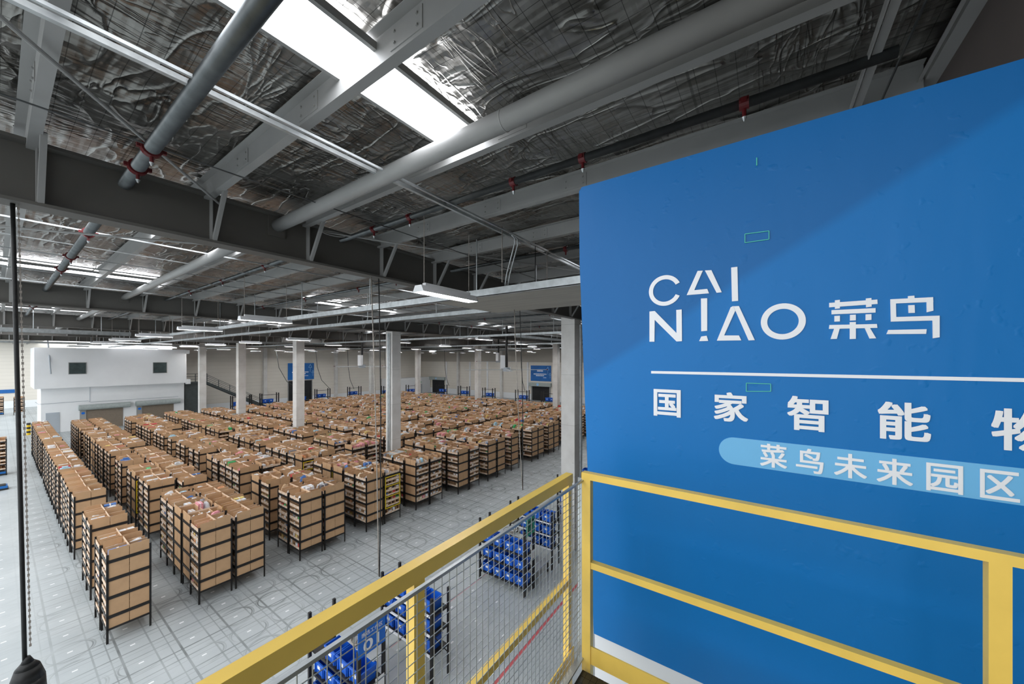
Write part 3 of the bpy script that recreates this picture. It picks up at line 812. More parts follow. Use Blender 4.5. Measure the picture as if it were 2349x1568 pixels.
for i, (cx, cy, turn, fi, n) in enumerate(racks):
    rn = random.Random(i*13+5)
    z90 = (R(90) if turn else 0.0) + (math.pi if rn.random() < 0.5 and i >= NEAR else 0)
    fill_top(cx, cy, turn, rn, i < 46, 'rack %s back in %s' % (ORD[n], fname(fi)[4:]))
    if i < 150: fill_side(cx, cy, turn, rn)
    if i < KEEP:
        lb = '%scardboard bin rack, %s back in %s' % ('yellow-framed ' if turn == 2 else '', ORD[n], 'the single file beside the open aisle' if fi == 0 else 'the %s file from the aisle' % ORD[fi])
        if i < NEAR:
            r = thing('storage_rack', lb, 'storage rack', (cx, cy, 0), z90, 'cardboard bin racks')
            child('cardboard_bins', D_bins[rn.randrange(5)], r)
            for d in D_beam: child('shelf_beam', d, r)
            for d in D_post: child('post', d, r)
            if turn == 2:
                y_ = child('yellow_frame', D_yf, r); y_.rotation_euler = (0, 0, R(-90)); y_.location = (0, 0, 0)
                y_['label'] = 'bright yellow frame on the open face'
        else:
            o = bpy.data.objects.new('storage_rack', D_far[rn.randrange(4)]); COL.objects.link(o)
            o.location = (cx, cy, 0); o.rotation_euler = (0, 0, z90)
            tag(o, lb, 'storage rack', 'cardboard bin racks')
    else:
        # the distant rest of the field, lighter copies in one mesh
        b = len(mass.v); me = D_far[rn.randrange(4)]
        c, s_ = math.cos(z90), math.sin(z90)
        mass.v += [(cx+v.co.x*c-v.co.y*s_, cy+v.co.x*s_+v.co.y*c, v.co.z) for v in me.vertices]
        for p_ in me.polygons:
            mass.f.append(tuple(b+q for q in p_.vertices)); mass.m.append(p_.material_index)
tag(mass.build('distant_rack_field', CB+[M['black_steel']]), 'dense mass of small brown racks filling the back of the floor', 'storage racks', kind='stuff')
tag(stuff.build('merchandise', GM), 'assorted colourful goods packed in the bins of the racks', 'merchandise', kind='stuff')

# black box stand at the foot of the field column
r = thing('black_stand', 'black square stand with grey top at the foot of the field column', 'stand', (12.9, 17.0, 0))
MB().box(-0.4, -0.4, 2.35, 0.4, 0.4, 2.47).build('top', M['shelf_grey'], r)
MB().box(-0.38, -0.38, 2.1, 0.38, 0.38, 2.35).build('box', M['black_steel'], r)
for a, b in ((-1, -1), (1, -1), (1, 1), (-1, 1)): MB().box(a*0.36-0.03, b*0.36-0.03, 0, a*0.36+0.03, b*0.36+0.03, 2.1).build('leg', M['black_steel'], r)

# racks and floor robots in the left aisle
def lone_rack(cx, cy, turn, label, seed):
    r = thing('storage_rack', label, 'storage rack', (cx, cy, 0), R(90) if turn else 0)
    child('cardboard_bins', D_bins[seed % 5], r)
    for d in D_beam: child('shelf_beam', d, r)
    for d in D_post: child('post', d, r)
lone_rack(0.05, 41.6, 1, 'lone brown rack carried by a robot at the left edge of the aisle', 1)
lone_rack(0.35, 86, 1, 'brown rack at the far end of the left aisle, left of two', 2)
lone_rack(2.0, 84, 1, 'brown rack at the far end of the left aisle, right of two', 3)
def robot(x, y, label):
    r = thing('floor_robot', label, 'robot', (x, y, 0), group='blue floor robots')
    b = MB(); b.box(-0.42, -0.3, 0.06, 0.42, 0.3, 0.24); b.build('body', M['robot_blue'], r)
    MB().box(-0.36, -0.26, 0.24, 0.36, 0.26, 0.28).build('lifting_plate', M['black_steel'], r)
    b = MB(); b.box(-0.45, -0.33, 0.04, 0.45, 0.33, 0.10); b.build('bumper', M['hazard_black'], r)
    for a in (-1, 1): MB().tube((-0.05, a*0.28, 0.07), (-0.05, a*0.32, 0.07), 0.07, 14).build('wheel', M['rubber'], r)
robot(0.05, 41.6, 'low blue robot under the lone rack in the left aisle')
robot(0.05, 36.9, 'low blue robot alone on the left aisle floor')
robot(0.35, 86, 'low blue robot under the left rack at the aisle end')

# ------------------------------------------------------------------ picking stations with blue totes
def tote_proto():
    r = thing('tote_box', 'x', 'tote')
    b = MB(); w, d, h, t = 0.40, 0.36, 0.29, 0.012
    def ring(z0, z1, s0, s1):
        pass
    # tapered open box
    b0 = len(b.v)
    for z, s_ in ((0, 0.90), (h, 1.0)):
        for (sx, sy) in ((-1, -1), (1, -1), (1, 1), (-1, 1)): b.v.append((sx*d/2*s_, sy*w/2*s_, z))
    for z, s_ in ((0.012, 0.84), (h, 0.94)):
        for (sx, sy) in ((-1, -1), (1, -1), (1, 1), (-1, 1)): b.v.append((sx*d/2*s_, sy*w/2*s_, z))
    F = [(0, 3, 2, 1), (8, 9, 10, 11)]
    for i in range(4):
        j = (i+1) % 4
        F += [(i, j, 4+j, 4+i), (8+j, 8+i, 12+i, 12+j), (4+i, 4+j, 12+j, 12+i)]
    for f in F: b.f.append(tuple(b0+i for i in f)); b.m.append(0)
    b.build('body', M['tote_blue'], r)
    rm = MB()
    rm.box(-d/2-0.015, -w/2-0.015, h-0.035, d/2+0.015, -w/2+0.005, h); rm.box(-d/2-0.015, w/2-0.005, h-0.035, d/2+0.015, w/2+0.015, h)
    rm.box(-d/2-0.015, -w/2, h-0.035, -d/2+0.005, w/2, h); rm.box(d/2-0.005, -w/2, h-0.035, d/2+0.015, w/2, h)
    for y in (-w/2+0.05, w/2-0.05): rm.box(-d/2-0.012, y-0.012, 0.02, -d/2+0.02, y+0.012, h-0.03)
    rm.build('rim', M['tote_blue'], r)
    MB().box(-d/2-0.008, -0.05, 0.14, -d/2+0.008, 0.05, 0.20).build('label_card', M['label_white'], r)
    return r
tote0 = tote_proto(); tote_used = [False]
def tote(x, y, z, label, group, rz=0):
    if not tote_used[0]:
        tote_used[0] = True; tote0.location = (x, y, z); tote0.rotation_euler = (0, 0, rz); tote0['label'] = label; tote0['group'] = group; return tote0
    return dup(tote0, (x, y, z), rz, label, group)
def tote_rack(x0, x1, y0, y1, shelves, label, h=2.12, strips=True):
    r = thing('tote_rack', label, 'rack', ((x0+x1)/2, (y0+y1)/2, 0))
    X, Y = (x1-x0)/2, (y1-y0)/2
    for a, b in ((-1, -1), (1, -1), (1, 1), (-1, 1)):
        MB().box(a*X-0.03, b*Y-0.03, 0, a*X+0.03, b*Y+0.03, h).build('post', M['black_steel'], r)
    for z in shelves:
        s_ = MB().box(-X+0.03 if z != 1.72 else 0.04, -Y, z-0.05 if z != 1.72 else z-0.02, X-0.03, Y, z).build('shelf', M['black_steel' if z != 1.72 else 'shelf_grey'], r)
        if strips: MB().box(-X-0.005, -Y+0.05, z-0.045, -X+0.03, Y-0.05, z-0.008).build('label_strip', M['label_white'], s_)
    br = MB(); br.tube((-X, Y, 0.3), (X, Y, 1.2), 0.012, 6); br.tube((-X, -Y, 1.3), (X, -Y, 0.5), 0.012, 6); br.build('brace', M['black_steel'], r)
    return r
STN = [(4.0, 'the station with the blue number board'), (9.82, 'the station with the green number board'), (15.62, 'the station half hidden by the near column'), (21.4, 'the station behind the near column')]
for si, (x0, nm) in enumerate(STN):
    ya, yb = 6.38, 8.25
    sh = [0.27, 0.80, 1.30]
    tote_rack(x0, x0+0.55, ya, yb, sh + ([1.72] if si < 2 else []), 'black tote rack, front one, %s' % nm, strips=False)
    sh2 = [0.75, 1.22, 1.68]
    if si < 3: tote_rack(x0+1.85, x0+2.40, ya, yb, sh2, 'black tote rack with label strips, rear one, %s' % nm)
    for k, z in enumerate(sh):
        for j in range(4):
            y = ya+0.25+0.455*j
            if si == 0 and k == 2 and j == 3: continue
            lv = ['bottom', 'middle', 'upper'][k]
            tote(x0+0.25, y, z, 'blue tote, %s shelf of the front rack, %s' % (lv, nm), 'totes %s front %d' % (nm, k))
    if si < 3:
        for k, z in enumerate(sh2):
            for j in range(3 if si else 4):
                y = ya+0.3+0.47*j
                lv = ['bottom', 'middle', 'upper'][k]
                tote(x0+2.10, y, z, 'blue tote, %s shelf of the rear rack, %s' % (lv, nm), 'totes %s rear %d' % (nm, k))
        r = thing('low_platform', 'low pale grey platform between the racks of %s' % nm, 'platform', (x0+1.2, 7.3, 0))
        MB().box(-0.55, -0.85, 0.36, 0.55, 0.85, 0.42).build('deck', M['shelf_grey'], r)
        for a, b in ((-1, -1), (1, -1), (1, 1), (-1, 1)): MB().box(a*0.5-0.03, b*0.8-0.03, 0, a*0.5+0.03, b*0.8+0.03, 0.36).build('leg', M['black_steel'], r)
# desk tops with coiled cables on the first two front racks
def coil(x, y, z, label, seed, mm):
    rn = random.Random(seed); b = MB()
    for q in range(5):
        rr = rn.uniform(0.10, 0.17); ox, oy = rn.uniform(-.05, .05), rn.uniform(-.12, .12); ph = rn.uniform(0, 6)
        b.path([(x+ox+rr*math.cos(t*0.52+ph)*(1+0.1*math.sin(3*t)), y+oy+rr*1.25*math.sin(t*0.52+ph), z+0.018+0.02*q+0.012*math.sin(t+q)) for t in range(14)], 0.012, 6)
    tag(b.build('cable_coil', M[mm], smooth=True), label, 'cable')
coil(4.41, 7.0, 1.73, 'heap of coiled cable on the rack beside the blue number board', 2, 'rope_grey')
coil(10.23, 7.2, 1.73, 'heap of coiled cable on the rack beside the green number board', 5, 'rope_grey')
for (x0, big, small, mm, lt, label, z0, z1) in ((3.97, '01', '拣选工作区', 'sign_blue', 'letter_white', 'blue station board reading 01 seen through the wire mesh', 1.98, 2.5), (9.88, '02', None, 'sign_green', 'dark_ink', 'green station board seen through the wire mesh', 1.92, 2.55)):
    r = thing('station_board', label, 'sign', (x0, 6.36, z0))
    w, h = 0.60, z1-z0
    if small is None: w = 0.50
    MB().box(0, -0.012, 0, w, 0.0, h).build('board', M[mm], r)
    if small is None: MB().box(0.0, -0.016, h-0.07, w*0.55, -0.012, h).build('white_corner', M['label_white'], r)
    t = MB()
    place_glyphs(t, big, lambda u, v, l: (w*0.47+u, -0.016-l, h*0.34+v), w*0.58, h*0.42, 0.02)
    if small: place_glyphs(t, small, lambda u, v, l: (w/2+u, -0.016-l, h*0.80+v), w*0.78, h*0.17, 0.01)
    else:
        for q in (0.12, 0.32): t.box(q, -0.016, h*0.66, q+0.13, -0.0125, h*0.76)
    t.build('lettering', M[lt], r)
    sp = MB()
    for q in (0.06, w-0.06): sp.box(q-0.012, 0, -z0+1.72, q+0.012, 0.02, 0.1)
    sp.build('support', M['black_steel'], r)
for (x, nm) in ((4.56, 'blue'), (10.38, 'green')):
    tag(MB().box(x-0.22, 6.335, 1.08, x-0.02, 6.345, 1.36).build('notice_sheet', M['label_white']), 'white notice sheet below the %s number board' % nm, 'notice')

# small picking racks along the far walls
far_spots = [(17.0, 51.5, 0), (20.2, 52, 0), (24.0, 51.5, 0), (27.5, 53, 0), (32.5, 53, 0), (36.8, 50.5, 0), (40.5, 49, 0), (43.5, 45, 1), (43, 39.5, 1), (42.5, 34, 1), (42.5, 28, 1), (42.0, 23.5, 1), (41.5, 19.8, 1)]
rk = None
for i, (x, y, t) in enumerate(far_spots):
    lb = 'small black rack with blue totes before the far walls, %s from the left' % ORD[i]
    if rk is None:
        rk = thing('tote_rack', lb, 'rack', (x, y, 0), 0, 'far tote racks')
        for a, b in ((-1, -1), (1, -1), (1, 1), (-1, 1)): MB().box(a*0.95-0.05, b*0.3-0.05, 0, a*0.95+0.05, b*0.3+0.05, 3.3).build('post', M['black_steel'], rk)
        for z in (1.3, 2.1): MB().box(-0.95, -0.3, z-0.06, 0.95, 0.3, z).build('shelf', M['black_steel'], rk)
        MB().box(-0.95, -0.03, 3.05, 0.95, 0.03, 3.1).build('crossbar', M['black_steel'], rk)
    else: dup(rk, (x, y, 0), R(90) if t else 0, lb, 'far tote racks')
    for q in (-0.55, 0.1):
        for zz in (1.3, 2.1):
            o = tote(x+(q if not t else 0), y+(q if t else 0), zz, 'blue tote on the %s far rack from the left' % ORD[i], 'totes on far rack %d' % i, R(90) if not t else 0)
            o.scale = (1.4, 1.4, 1.5)

# ------------------------------------------------------------------ lamps, trays and hanging things
lamp0 = None
def lamp(x, y, z, label, near=False):
    global lamp0
    if lamp0 is None:
        r = thing('ceiling_light', label, 'ceiling light', (x, y, z), 0, 'fluorescent battens')
        L, w = 1.22, 0.24
        b = MB()
        b.prism([(-w/2, 0.0), (-0.07, 0.10), (-0.065, 0.085), (-w/2+0.012, 0.0)], -L/2, L/2); b.prism([(w/2, 0.0), (w/2-0.012, 0.0), (0.065, 0.085), (0.07, 0.10)], -L/2, L/2)
        b.box(-L/2, -0.07, 0.085, L/2, 0.07, 0.10)
        for s_ in (-1, 1): b.prism([(-w/2, 0.0), (-0.07, 0.10), (0.07, 0.10), (w/2, 0.0)], s_*L/2-0.004, s_*L/2+0.004)
        b.build('reflector', M['lamp_white'], r)
        for yy in (-0.06, 0.06): MB().tube((-L/2+0.05, yy, 0.045), (L/2-0.05, yy, 0.045), 0.016, 10).build('tube', M['tube'], r, smooth=True)
        MB().box(-0.5, -0.035, 0.10, 0.5, 0.035, 0.15).build('ballast_box', M['lamp_white'], r)
        for s_ in (-1, 1): MB().tube((s_*0.5, 0, 0.15), (s_*0.5, 0, 1.15), 0.006, 6).build('hanger_wire', M['rope_grey'], r)
        lamp0 = r
        return r
    return dup(lamp0, (x, y, z), 0, label, 'fluorescent battens')
for ri, (rx, ys, z) in enumerate(((4.2, (4.2, 11.0, 16.4, 22.8, 29.2, 35.9, 42.5, 49), 8.70), (9.6, (21.0, 27.5, 34, 40.5, 47, 53.5, 60), 8.70), (14.85, (12.2, 18.9, 27, 33.6, 42.4, 50, 58), 8.70),
                                  (21.2, (14.0, 21.5, 29, 36.5, 44, 51.5, 59), 8.70), (26.6, (9.5, 16.5, 24, 31.5, 39, 46.5, 54, 61.5), 8.70), (33.2, (12, 20, 28, 36, 44, 52, 60), 8.70), (38.6, (10, 18, 26, 34, 42, 50, 58), 8.70), (46, (13, 21, 29, 37, 45, 53, 61), 8.70), (52, (16, 24, 32, 40, 48, 56), 8.70))):
    for j, y in enumerate(ys):
        lamp(rx, y, z, 'white fluorescent batten, %s of the %s row counting from the open aisle' % (ORD[j], ORD[ri]))

def tray(name, p0, p1, w, h, label, under=False):
    """galvanised channel tray along X or Y with drop rods"""
    r = thing(name, label, 'cable tray')
    b = MB()
    (x0, y0, z), (x1, y1, _) = p0, p1
    if abs(x1-x0) < 1e-6:
        b.box(x0-w/2, y0, z, x0-w/2+0.012, y1, z+h); b.box(x0+w/2-0.012, y0, z, x0+w/2, y1, z+h); b.box(x0-w/2, y0, z, x0+w/2, y1, z+0.01)
    else:
        b.box(x0, y0-w/2, z, x1, y0-w/2+0.012, z+h); b.box(x0, y0+w/2-0.012, z, x1, y0+w/2, z+h); b.box(x0, y0-w/2, z, x1, y0+w/2, z+0.01)
    b.build('channel', M['galvanised'], r)
    n = max(2, int(math.hypot(x1-x0, y1-y0)/3.2))
    for i in range(n):
        t = (i+0.5)/n; px, py = x0+(x1-x0)*t, y0+(y1-y0)*t
        MB().tube((px, py, z+h*0.5), (px, py, 9.95), 0.012, 6).build('drop_rod', M['galvanised'], r)
    return r
tray('cable_tray', (5.2, -0.6, 8.86), (5.2, 60, 8.86), 0.10, 0.13, 'galvanised cable tray running away above the left lamp row')
tray('cable_tray', (7.35, -0.6, 8.90), (7.35, 60, 8.90), 0.10, 0.12, 'galvanised cable tray, the right one of the overhead pair')
tag(MB().box(5.25, -0.6, 8.87, 7.30, 5.6, 8.885).build('tray_deck', M['tray_underside']), 'brownish flat deck bridging the two overhead trays near the sign', 'tray deck')
tray('cable_tray', (16.3, 4, 8.95), (16.3, 62, 8.95), 0.12, 0.12, 'galvanised cable tray above the second lamp row')
tray('cable_tray', (27.8, 4, 8.95), (27.8, 62, 8.95), 0.12, 0.12, 'galvanised cable tray above the middle lamp row')
tray('cable_tray', (39.8, 4, 8.95), (39.8, 62, 8.95), 0.12, 0.12, 'galvanised cable tray above the far lamp row')
tray('cable_tray', (0.0, 27.8, 8.9), (4.2, 27.8, 8.9), 0.12, 0.2, 'short galvanised tray crossing the left aisle overhead')
tray('cable_tray', (7.4, 32.2, 8.86), (50, 32.2, 8.86), 0.14, 0.16, 'long galvanised tray crossing above the far racks')
tray('cable_tray', (7.4, 3.3, 8.86), (40, 3.3, 8.86), 0.12, 0.14, 'galvanised tray branching towards the sign overhead')
tray('cable_tray', (16.3, 11.2, 8.86), (55, 11.2, 8.86), 0.12, 0.14, 'galvanised tray crossing in front of the near column')
tray('cable_tray', (-1.0, 45.2, 8.86), (55, 45.2, 8.86), 0.12, 0.14, 'farthest galvanised tray crossing the hall')

def hanging(name, pts, r, mm, label, cat='cable', n=8):
    return tag(MB().path(pts, r, n).build(name, M[mm], smooth=True), label, cat)
def bez(p0, p1, sag, k=10):
    return [tuple(p0[i]+(p1[i]-p0[i])*t/k + (sag[i]*math.sin(math.pi*t/k)) for i in range(3)) for t in range(k+1)]
# chain hoist at the left edge, hung from the near girder
r = thing('chain_hoist', 'thick black cable with chain and hook bag hanging at the left edge', 'hoist', (0, 0, 0))
MB().path(bez((0.11, 6.3, 9.3), (0.185, 6.3, 4.55), (0.0, 0, 0)), 0.017, 8).build('cable', M['rope_black'], r, smooth=True)
ch = MB()
for i in range(150):
    t = i/150; x = 0.145+0.075*t; z = 9.28-4.6*t
    a = (i % 2)*math.pi/2
    ch.rbox(x, 6.3, z, 0.016 if i % 2 else 0.006, 0.006 if i % 2 else 0.016, 0.028)
ch.build('chain', M['rope_grey'], r)
bag = MB(); prof = [(0.02, 4.62), (0.045, 4.56), (0.085, 4.51), (0.12, 4.38), (0.13, 4.2), (0.10, 4.05)]
for (ra, za), (rb, zb) in zip(prof[:-1], prof[1:]): bag.tube((0.2, 6.3, za), (0.2, 6.3, zb), ra, 16, r1=rb)
bag.build('hook_bag', M['rope_black'], r, smooth=True)
hanging('hanging_rope', bez((4.21, 6.3, 9.42), (4.385, 6.3, 3.4), (0.02, 0, 0)), 0.011, 'rope_grey', 'grey cord hanging left of the field column, left one of a pair')
hanging('hanging_rope', bez((4.38, 6.3, 9.42), (4.40, 6.3, 3.38), (0.04, 0, 0)), 0.011, 'rope_black', 'black cord hanging left of the field column, right one of a pair')
hanging('hanging_rope', bez((7.06, 4.88, 8.9), (7.42, 4.88, 4.5), (-0.03, 0, 0)), 0.010, 'rope_grey', 'grey cord hanging in front of the far right door, left of a pair')
hanging('hanging_rope', bez((7.30, 4.88, 8.9), (7.43, 4.88, 4.5), (0.05, 0, 0)), 0.009, 'rope_black', 'black cord hanging in front of the far right door, right of a pair')
for i, (x, y, z0, lab) in enumerate(((4.72, 3.5, 8.95, 'left end of the near lamp'), (5.75, 3.5, 8.95, 'right end of the near lamp'), (6.15, 3.48, 8.9, 'middle of the tray deck'), (7.3, 2.6, 8.9, 'tray corner beside the sign'))):
    hanging('drop_rod', [(x, y, 9.85), (x, y, z0)], 0.008, 'rope_black' if i % 2 else 'rope_grey', 'thin rod dropping from the roof to the %s' % lab, 'rod', 6)
for i, dx in enumerate((0.0, 0.09)):
    hanging('bent_conduit', [(5.02+dx, 3.52, 9.8), (5.1+dx, 3.52, 9.78), (5.15+dx, 3.55, 9.7), (5.19+dx, 3.75, 9.2), (5.2+dx, 3.8, 8.95)], 0.011, 'galvanised', 'galvanised conduit bending down to the tray, %s of two' % ('left' if i == 0 else 'right'), 'conduit')
hanging('drop_pole', [(3.15, 60.0, 9.7), (3.3, 59.0, 6.15)], 0.05, 'grey_paint', 'thin grey pole hanging before the left office window', 'pole', 6)
for i, (x, y, z0, z1, dx) in enumerate(((21.0, 52, 8.6, 3.3, 3.2), (26.0, 51.9, 8.6, 3.3, 2.0), (29.6, 50, 8.6, 3.2, 1.0), (36.2, 50.4, 8.6, 3.2, 1.2), (42.2, 43.0, 8.6, 3.2, 1.0), (41.4, 27.5, 8.6, 3.2, 1.0))):
    hanging('loose_cable', [(x, y, 10.2), (x, y, z0), (x+dx*0.1, y, z0*0.6+z1*0.4), (x+dx*0.4, y, z0*0.25+z1*0.75), (x+dx, y, z1)], 0.035, 'stair_dark', 'slack dark cable dropping to the far racks, %s from the left' % ORD[i])

# big slow ceiling fans
def fan(x, y, z, rz, label):
    r = thing('ceiling_fan', label, 'ceiling fan', (x, y, z), rz, 'large ceiling fans')
    MB().tube((0, 0, 0.1), (0, 0, 10.1-z), 0.09, 12).build('down_pole', M['black_steel'], r)
    MB().box(-0.42, -0.18, 0.05, -0.12, 0.12, 0.95).build('drive_box', M['lamp_white'], r)
    MB().tube((0, 0, -0.15), (0, 0, 0.12), 0.28, 18).build('hub', M['grey_paint'], r)
    for k in range(4):
        a = k*math.pi/2
        b = MB(); b.rbox(1.55*math.cos(a), 1.55*math.sin(a), -0.06, 2.5, 0.17, 0.035, a); b.build('blade', M['shelf_grey'], r)
        if k < 2: MB().rbox(2.83*math.cos(a), 2.83*math.sin(a), -0.07, 0.1, 0.19, 0.06, a).build('blade_tip', M['red_iron'], r)
fan(18.45, 28.9, 7.05, R(20), 'large ceiling fan left of the field column')
fan(20.2, 14.6, 6.98, R(-48), 'large ceiling fan with white drive box left of the far right banner')
fan(33.0, 25.0, 7.4, R(10), 'smaller looking ceiling fan behind the white drive box one')

# ------------------------------------------------------------------ viewing platform, railings and the big sign
XW = 2.2
tag(MB().prism([(0.885, 0), (0.900, 5.9), (0.99, 8.838), (-5, 8.838), (-5, 0)], XW+0.012, XW+0.11).build('wall_partition', M['white_plaster']), 'white partition wall carrying the big blue sign', 'wall', kind='structure')
r = thing('sign_board', 'huge blue sign with white logo and Chinese lettering behind yellow railings', 'sign')
sb = MB().prism([(0.9025, 5.962), (0.9531, 7.2163), (1.0004, 8.3522), (1.004, 8.815), (0.985, 8.836), (-4.9, 8.836), (-4.9, 5.962)], XW, XW+0.012)
sb.build('printed_sheet', M['sign_print'], r)
XF = XW-0.004
LP = [[(0.3052, 8.1954), (0.28, 8.1933), (0.3218, 8.0925), (0.2588, 8.0927), (0.2502, 8.0681), (0.3595, 8.0692)], [(0.27, 8.1933), (0.2391, 8.1904), (0.1909, 8.0675), (0.2148, 8.0672)], [(0.1486, 8.1914), (0.121, 8.1914), (0.1176, 8.0157), (0.1451, 8.0155)], [(0.5577, 7.9933), (0.5286, 7.9942), (0.4114, 7.8615), (0.4127, 7.9914), (0.3846, 7.9921), (0.3832, 7.8155), (0.4114, 7.8148), (0.5286, 7.943), (0.5301, 7.8165), (0.5577, 7.8172)], [(0.2888, 8.0439), (0.2588, 8.0424), (0.2588, 7.868), (0.2875, 7.8664)], [(0.2875, 7.8382), (0.2613, 7.8415), (0.2538, 7.8134), (0.2976, 7.8132)], [(0.1509, 7.9849), (0.1394, 7.9907), (0.1302, 7.9658), (0.1802, 7.84), (0.1142, 7.8376), (0.104, 7.8119), (0.2136, 7.8136)], [(0.1382, 7.9893), (0.1142, 7.9886), (0.0465, 7.8116), (0.0728, 7.811)]]
CAI = [[(-0.237, 7.974), (-0.395, 7.9748), (-0.3958, 7.9556), (-0.237, 7.9537)], [(-0.2568, 7.9841), (-0.2736, 7.9849), (-0.2736, 7.946), (-0.2568, 7.945)], [(-0.359, 7.9827), (-0.3763, 7.9834), (-0.3771, 7.9458), (-0.3598, 7.9438)], [(-0.2451, 7.94), (-0.3893, 7.9381), (-0.3893, 7.9188), (-0.2451, 7.9209)], [(-0.255, 7.9131), (-0.2736, 7.9131), (-0.2736, 7.8872), (-0.255, 7.8871)], [(-0.3075, 7.9143), (-0.3263, 7.9142), (-0.3263, 7.8887), (-0.3075, 7.8887)], [(-0.3582, 7.9131), (-0.3763, 7.913), (-0.3763, 7.888), (-0.3582, 7.8868)], [(-0.2379, 7.8726), (-0.3934, 7.8689), (-0.395, 7.8519), (-0.2361, 7.8548)], [(-0.3066, 7.8818), (-0.3263, 7.8818), (-0.3263, 7.8067), (-0.3066, 7.8061)], [(-0.2541, 7.8551), (-0.2727, 7.8543), (-0.263, 7.8086), (-0.2415, 7.8081)], [(-0.3549, 7.8538), (-0.3714, 7.853), (-0.391, 7.8069), (-0.3706, 7.8064)]]
NIAO = [[(-0.4348, 7.9689), (-0.4512, 7.9696), (-0.4527, 7.8778), (-0.4364, 7.8766)], [(-0.4348, 7.9722), (-0.5576, 7.9693), (-0.5583, 7.9501), (-0.4348, 7.9533)], [(-0.4871, 7.9804), (-0.5051, 7.9808), (-0.5058, 7.9678), (-0.4871, 7.9674)], [(-0.5396, 7.9689), (-0.5576, 7.9693), (-0.5583, 7.9141), (-0.5403, 7.909)], [(-0.4878, 7.9422), (-0.5058, 7.9418), (-0.5066, 7.9093), (-0.4886, 7.9095)], [(-0.4364, 7.8955), (-0.5753, 7.8928), (-0.5753, 7.8738), (-0.4364, 7.8766)], [(-0.5561, 7.893), (-0.5753, 7.8928), (-0.5753, 7.8053), (-0.5569, 7.8017)], [(-0.4285, 7.8414), (-0.5396, 7.8396), (-0.5381, 7.8205), (-0.423, 7.8238)]]
def arc_ring(mb, cy, cz, ro, ri, a0, a1, n=48):
    """annulus sector; angles counter-clockwise as seen by the viewer, 0 = viewer's right"""
    b = len(mb.v)
    for x in (XW, XF):
        for i in range(n+1):
            a = R(a0+(a1-a0)*i/n)
            for q in (ro, ri): mb.v.append((x, cy-q*math.cos(a), cz+q*math.sin(a)))
    k = 2*(n+1)
    for i in range(n):
        a = b+2*i
        mb.f += [(a+k, a+k+1, a+k+3, a+k+2), (a, a+2, a+3, a+1), (a, a+k, a+k+2, a+2), (a+1, a+3, a+k+3, a+k+1)]; mb.m += [0]*4
lg = MB()
for i, p in enumerate(LP): lg.prism(p, XW, XF-0.0002*i)
arc_ring(lg, 0.474, 8.107, 0.087, 0.064, 25, 335)
arc_ring(lg, -0.066, 7.899, 0.0877, 0.0613, 0, 360)
lg.build('logo_letters', M['letter_white'], r)
lg = MB()
for i, p in enumerate(CAI+NIAO): lg.prism(p, XW, XF-0.0002*(i % 11))
lg.build('logo_characters', M['letter_white'], r)
MB().box(XF, -4.0, 7.632, XW, 0.5486, 7.6465).build('underline', M['letter_white'], r)
pl = MB(); pts = [(0.135-0.0695*math.cos(R(a)) + 0.0, 7.2445+0.0695*math.sin(R(a))) for a in range(90, 271, 10)]
pl.prism([(0.135+0.0695*math.cos(R(a-90)), 7.241+0.0695*math.sin(R(a-90))) for a in range(0, 181, 10)] + [(-3.0, 7.31), (-3.0, 7.172)], XW, XW-0.002)
pl.build('pale_blue_pill', M['pill_blue'], r)
for bd, nm, row in ((0.024, 'large_character', (('国', 0.462, 7.466, 0.145, 0.156), ('家', 0.151, 7.467, 0.153, 0.154), ('智', -0.159, 7.46, 0.151, 0.164), ('能', -0.474, 7.455, 0.156, 0.162), ('物', -0.785, 7.452, 0.155, 0.160), ('流', -1.10, 7.45, 0.155, 0.160))),
                    (0.019, 'small_character', (('菜', -0.029, 7.241, 0.108, 0.116), ('鸟', -0.167, 7.239, 0.101, 0.114), ('未', -0.308, 7.239, 0.109, 0.110), ('来', -0.447, 7.238, 0.109, 0.112), ('园', -0.588, 7.237, 0.099, 0.115), ('区', -0.728, 7.237, 0.096, 0.113)))):
    for chx, cy, cz, w, h in row:
        t = MB(); place_glyphs(t, chx, lambda u, v, l: (XF-l, cy-u, cz+v), w, h, bd)
        t.build(nm, M['letter_white'], r)
for q in ([(0.0882, 8.3532), (-0.0117, 8.3487), (-0.0117, 8.3078), (0.0882, 8.3087)], [(0.0825, 7.5945), (-0.0188, 7.5941), (-0.0188, 7.5575), (0.0825, 7.5522)]):
    b = MB()
    for (a, c) in zip(q, q[1:]+q[:1]): b.tube((XF, a[0], a[1]), (XF, c[0], c[1]), 0.0022, 4)
    b.build('green_tape', M['tape_green'], r)
MB().box(XF, 0.0365, 8.6875, XW, 0.0405, 8.727).build('green_tape', M['tape_green'], r)

# viewing platform
PZ = 6.085
r = thing('viewing_platform', 'steel platform with black rubber tile mat at the foot of the railings', 'platform')
MB().box(-2.5, -3.0, PZ-0.12, 1.77, 0.78, PZ-0.025).build('deck', M['stair_dark'], r)
b = MB().box(-2.5, -3.0, PZ-0.025, 1.775, 0.79, PZ-0.006)
b.build('mat_joints', M['grout_steel'], r)
b = MB()
n = 30
for i in range(n):
    for j in range(n):
        x1 = 1.775-0.0395*i; y1 = 0.79-0.0295*j
        b.box(x1-0.038, y1-0.0283, PZ-0.006, x1, y1, PZ)
o = b.build('mat_tiles', M['rubber'], r); o['kind'] = 'stuff'
for (x, y) in ((-2.3, 0.6), (1.6, 0.6), (-2.3, -2.8), (1.6, -2.8)): MB().box(x-0.08, y-0.08, 0, x+0.08, y+0.08, PZ-0.12).build('leg', M['stair_dark'], r)

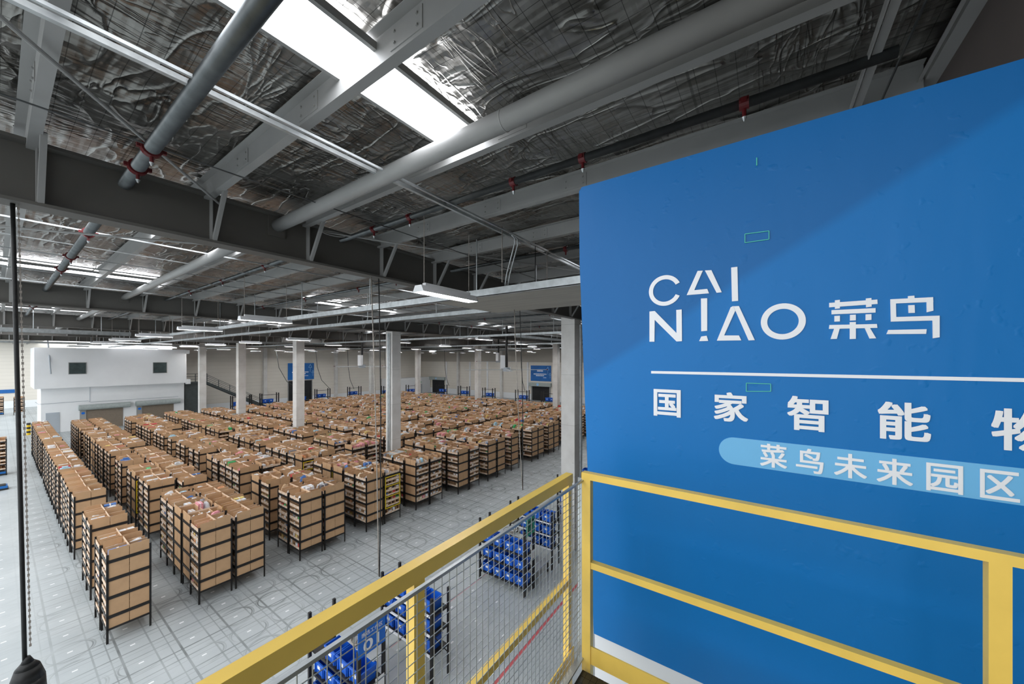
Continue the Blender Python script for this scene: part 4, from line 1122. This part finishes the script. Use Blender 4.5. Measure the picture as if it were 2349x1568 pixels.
# railing along the drop
r = thing('yellow_railing', 'yellow square-tube railing along the platform edge above the hall', 'railing')
MB().box(-2.4, 0.872, 7.035, 1.832, 0.913, 7.085).build('top_rail', M['yellow_paint'], r)
MB().box(-2.4, 0.878, 6.485, 1.786, 0.908, 6.518).build('mid_rail', M['yellow_paint'], r)
for x in (-0.36, 0.732, 1.787): MB().box(x, 0.875, 5.9, x+0.042, 0.912, 7.035).build('post', M['yellow_paint'], r)
MB().box(-2.4, 0.862, 6.0, 1.83, 0.868, 6.14).build('kick_plate', M['yellow_paint'], r)
r = thing('mesh_panel', 'galvanised wire mesh panel fixed inside the yellow railing', 'mesh panel')
f = frame_ring(MB(), -1.2, 6.128, 1.816, 7.064, 0.010, 0.796, 0.808, lambda a, b, c: (a, c, b))
f.box(1.816, 0.806, 6.115, 1.83, 0.836, 7.076); f.box(-1.2, 0.806, 6.114, 1.816, 0.83, 6.118)
f.build('frame', M['galvanised'], r)
wm = MB()
x = -1.19
while x < 1.81:
    wm.tube((x, 0.818, 6.12), (x, 0.818, 7.065), 0.0015, 5, caps=False); x += 0.0325
z = 6.14
while z < 7.06:
    wm.tube((-1.2, 0.821, z), (1.82, 0.821, z), 0.0015, 5, caps=False); z += 0.0325
wm.build('wire_mesh', M['galvanised'], r)

# railing in front of the sign
r = thing('yellow_railing', 'yellow square-tube railing standing just in front of the blue sign', 'railing')
MB().box(1.80, -3.0, 7.078, 1.838, 0.808, 7.112).build('top_rail', M['yellow_paint'], r)
MB().box(1.803, -3.0, 6.612, 1.835, 0.757, 6.645).build('mid_rail', M['yellow_paint'], r)
for y in (0.758, -0.622, -2.0): MB().box(1.80, y, 5.95, 1.838, y+0.047, 7.078).build('post', M['yellow_paint'], r)
MB().box(1.805, -3.0, 6.108, 1.812, 0.758, 6.202).build('kick_plate', M['yellow_paint'], r)
tag(MB().box(2.215, 0.93, 6.05, 2.24, 0.96, 6.75).build('red_strip', M['red_paint']), 'thin red strip behind the railing corner post', 'strip')
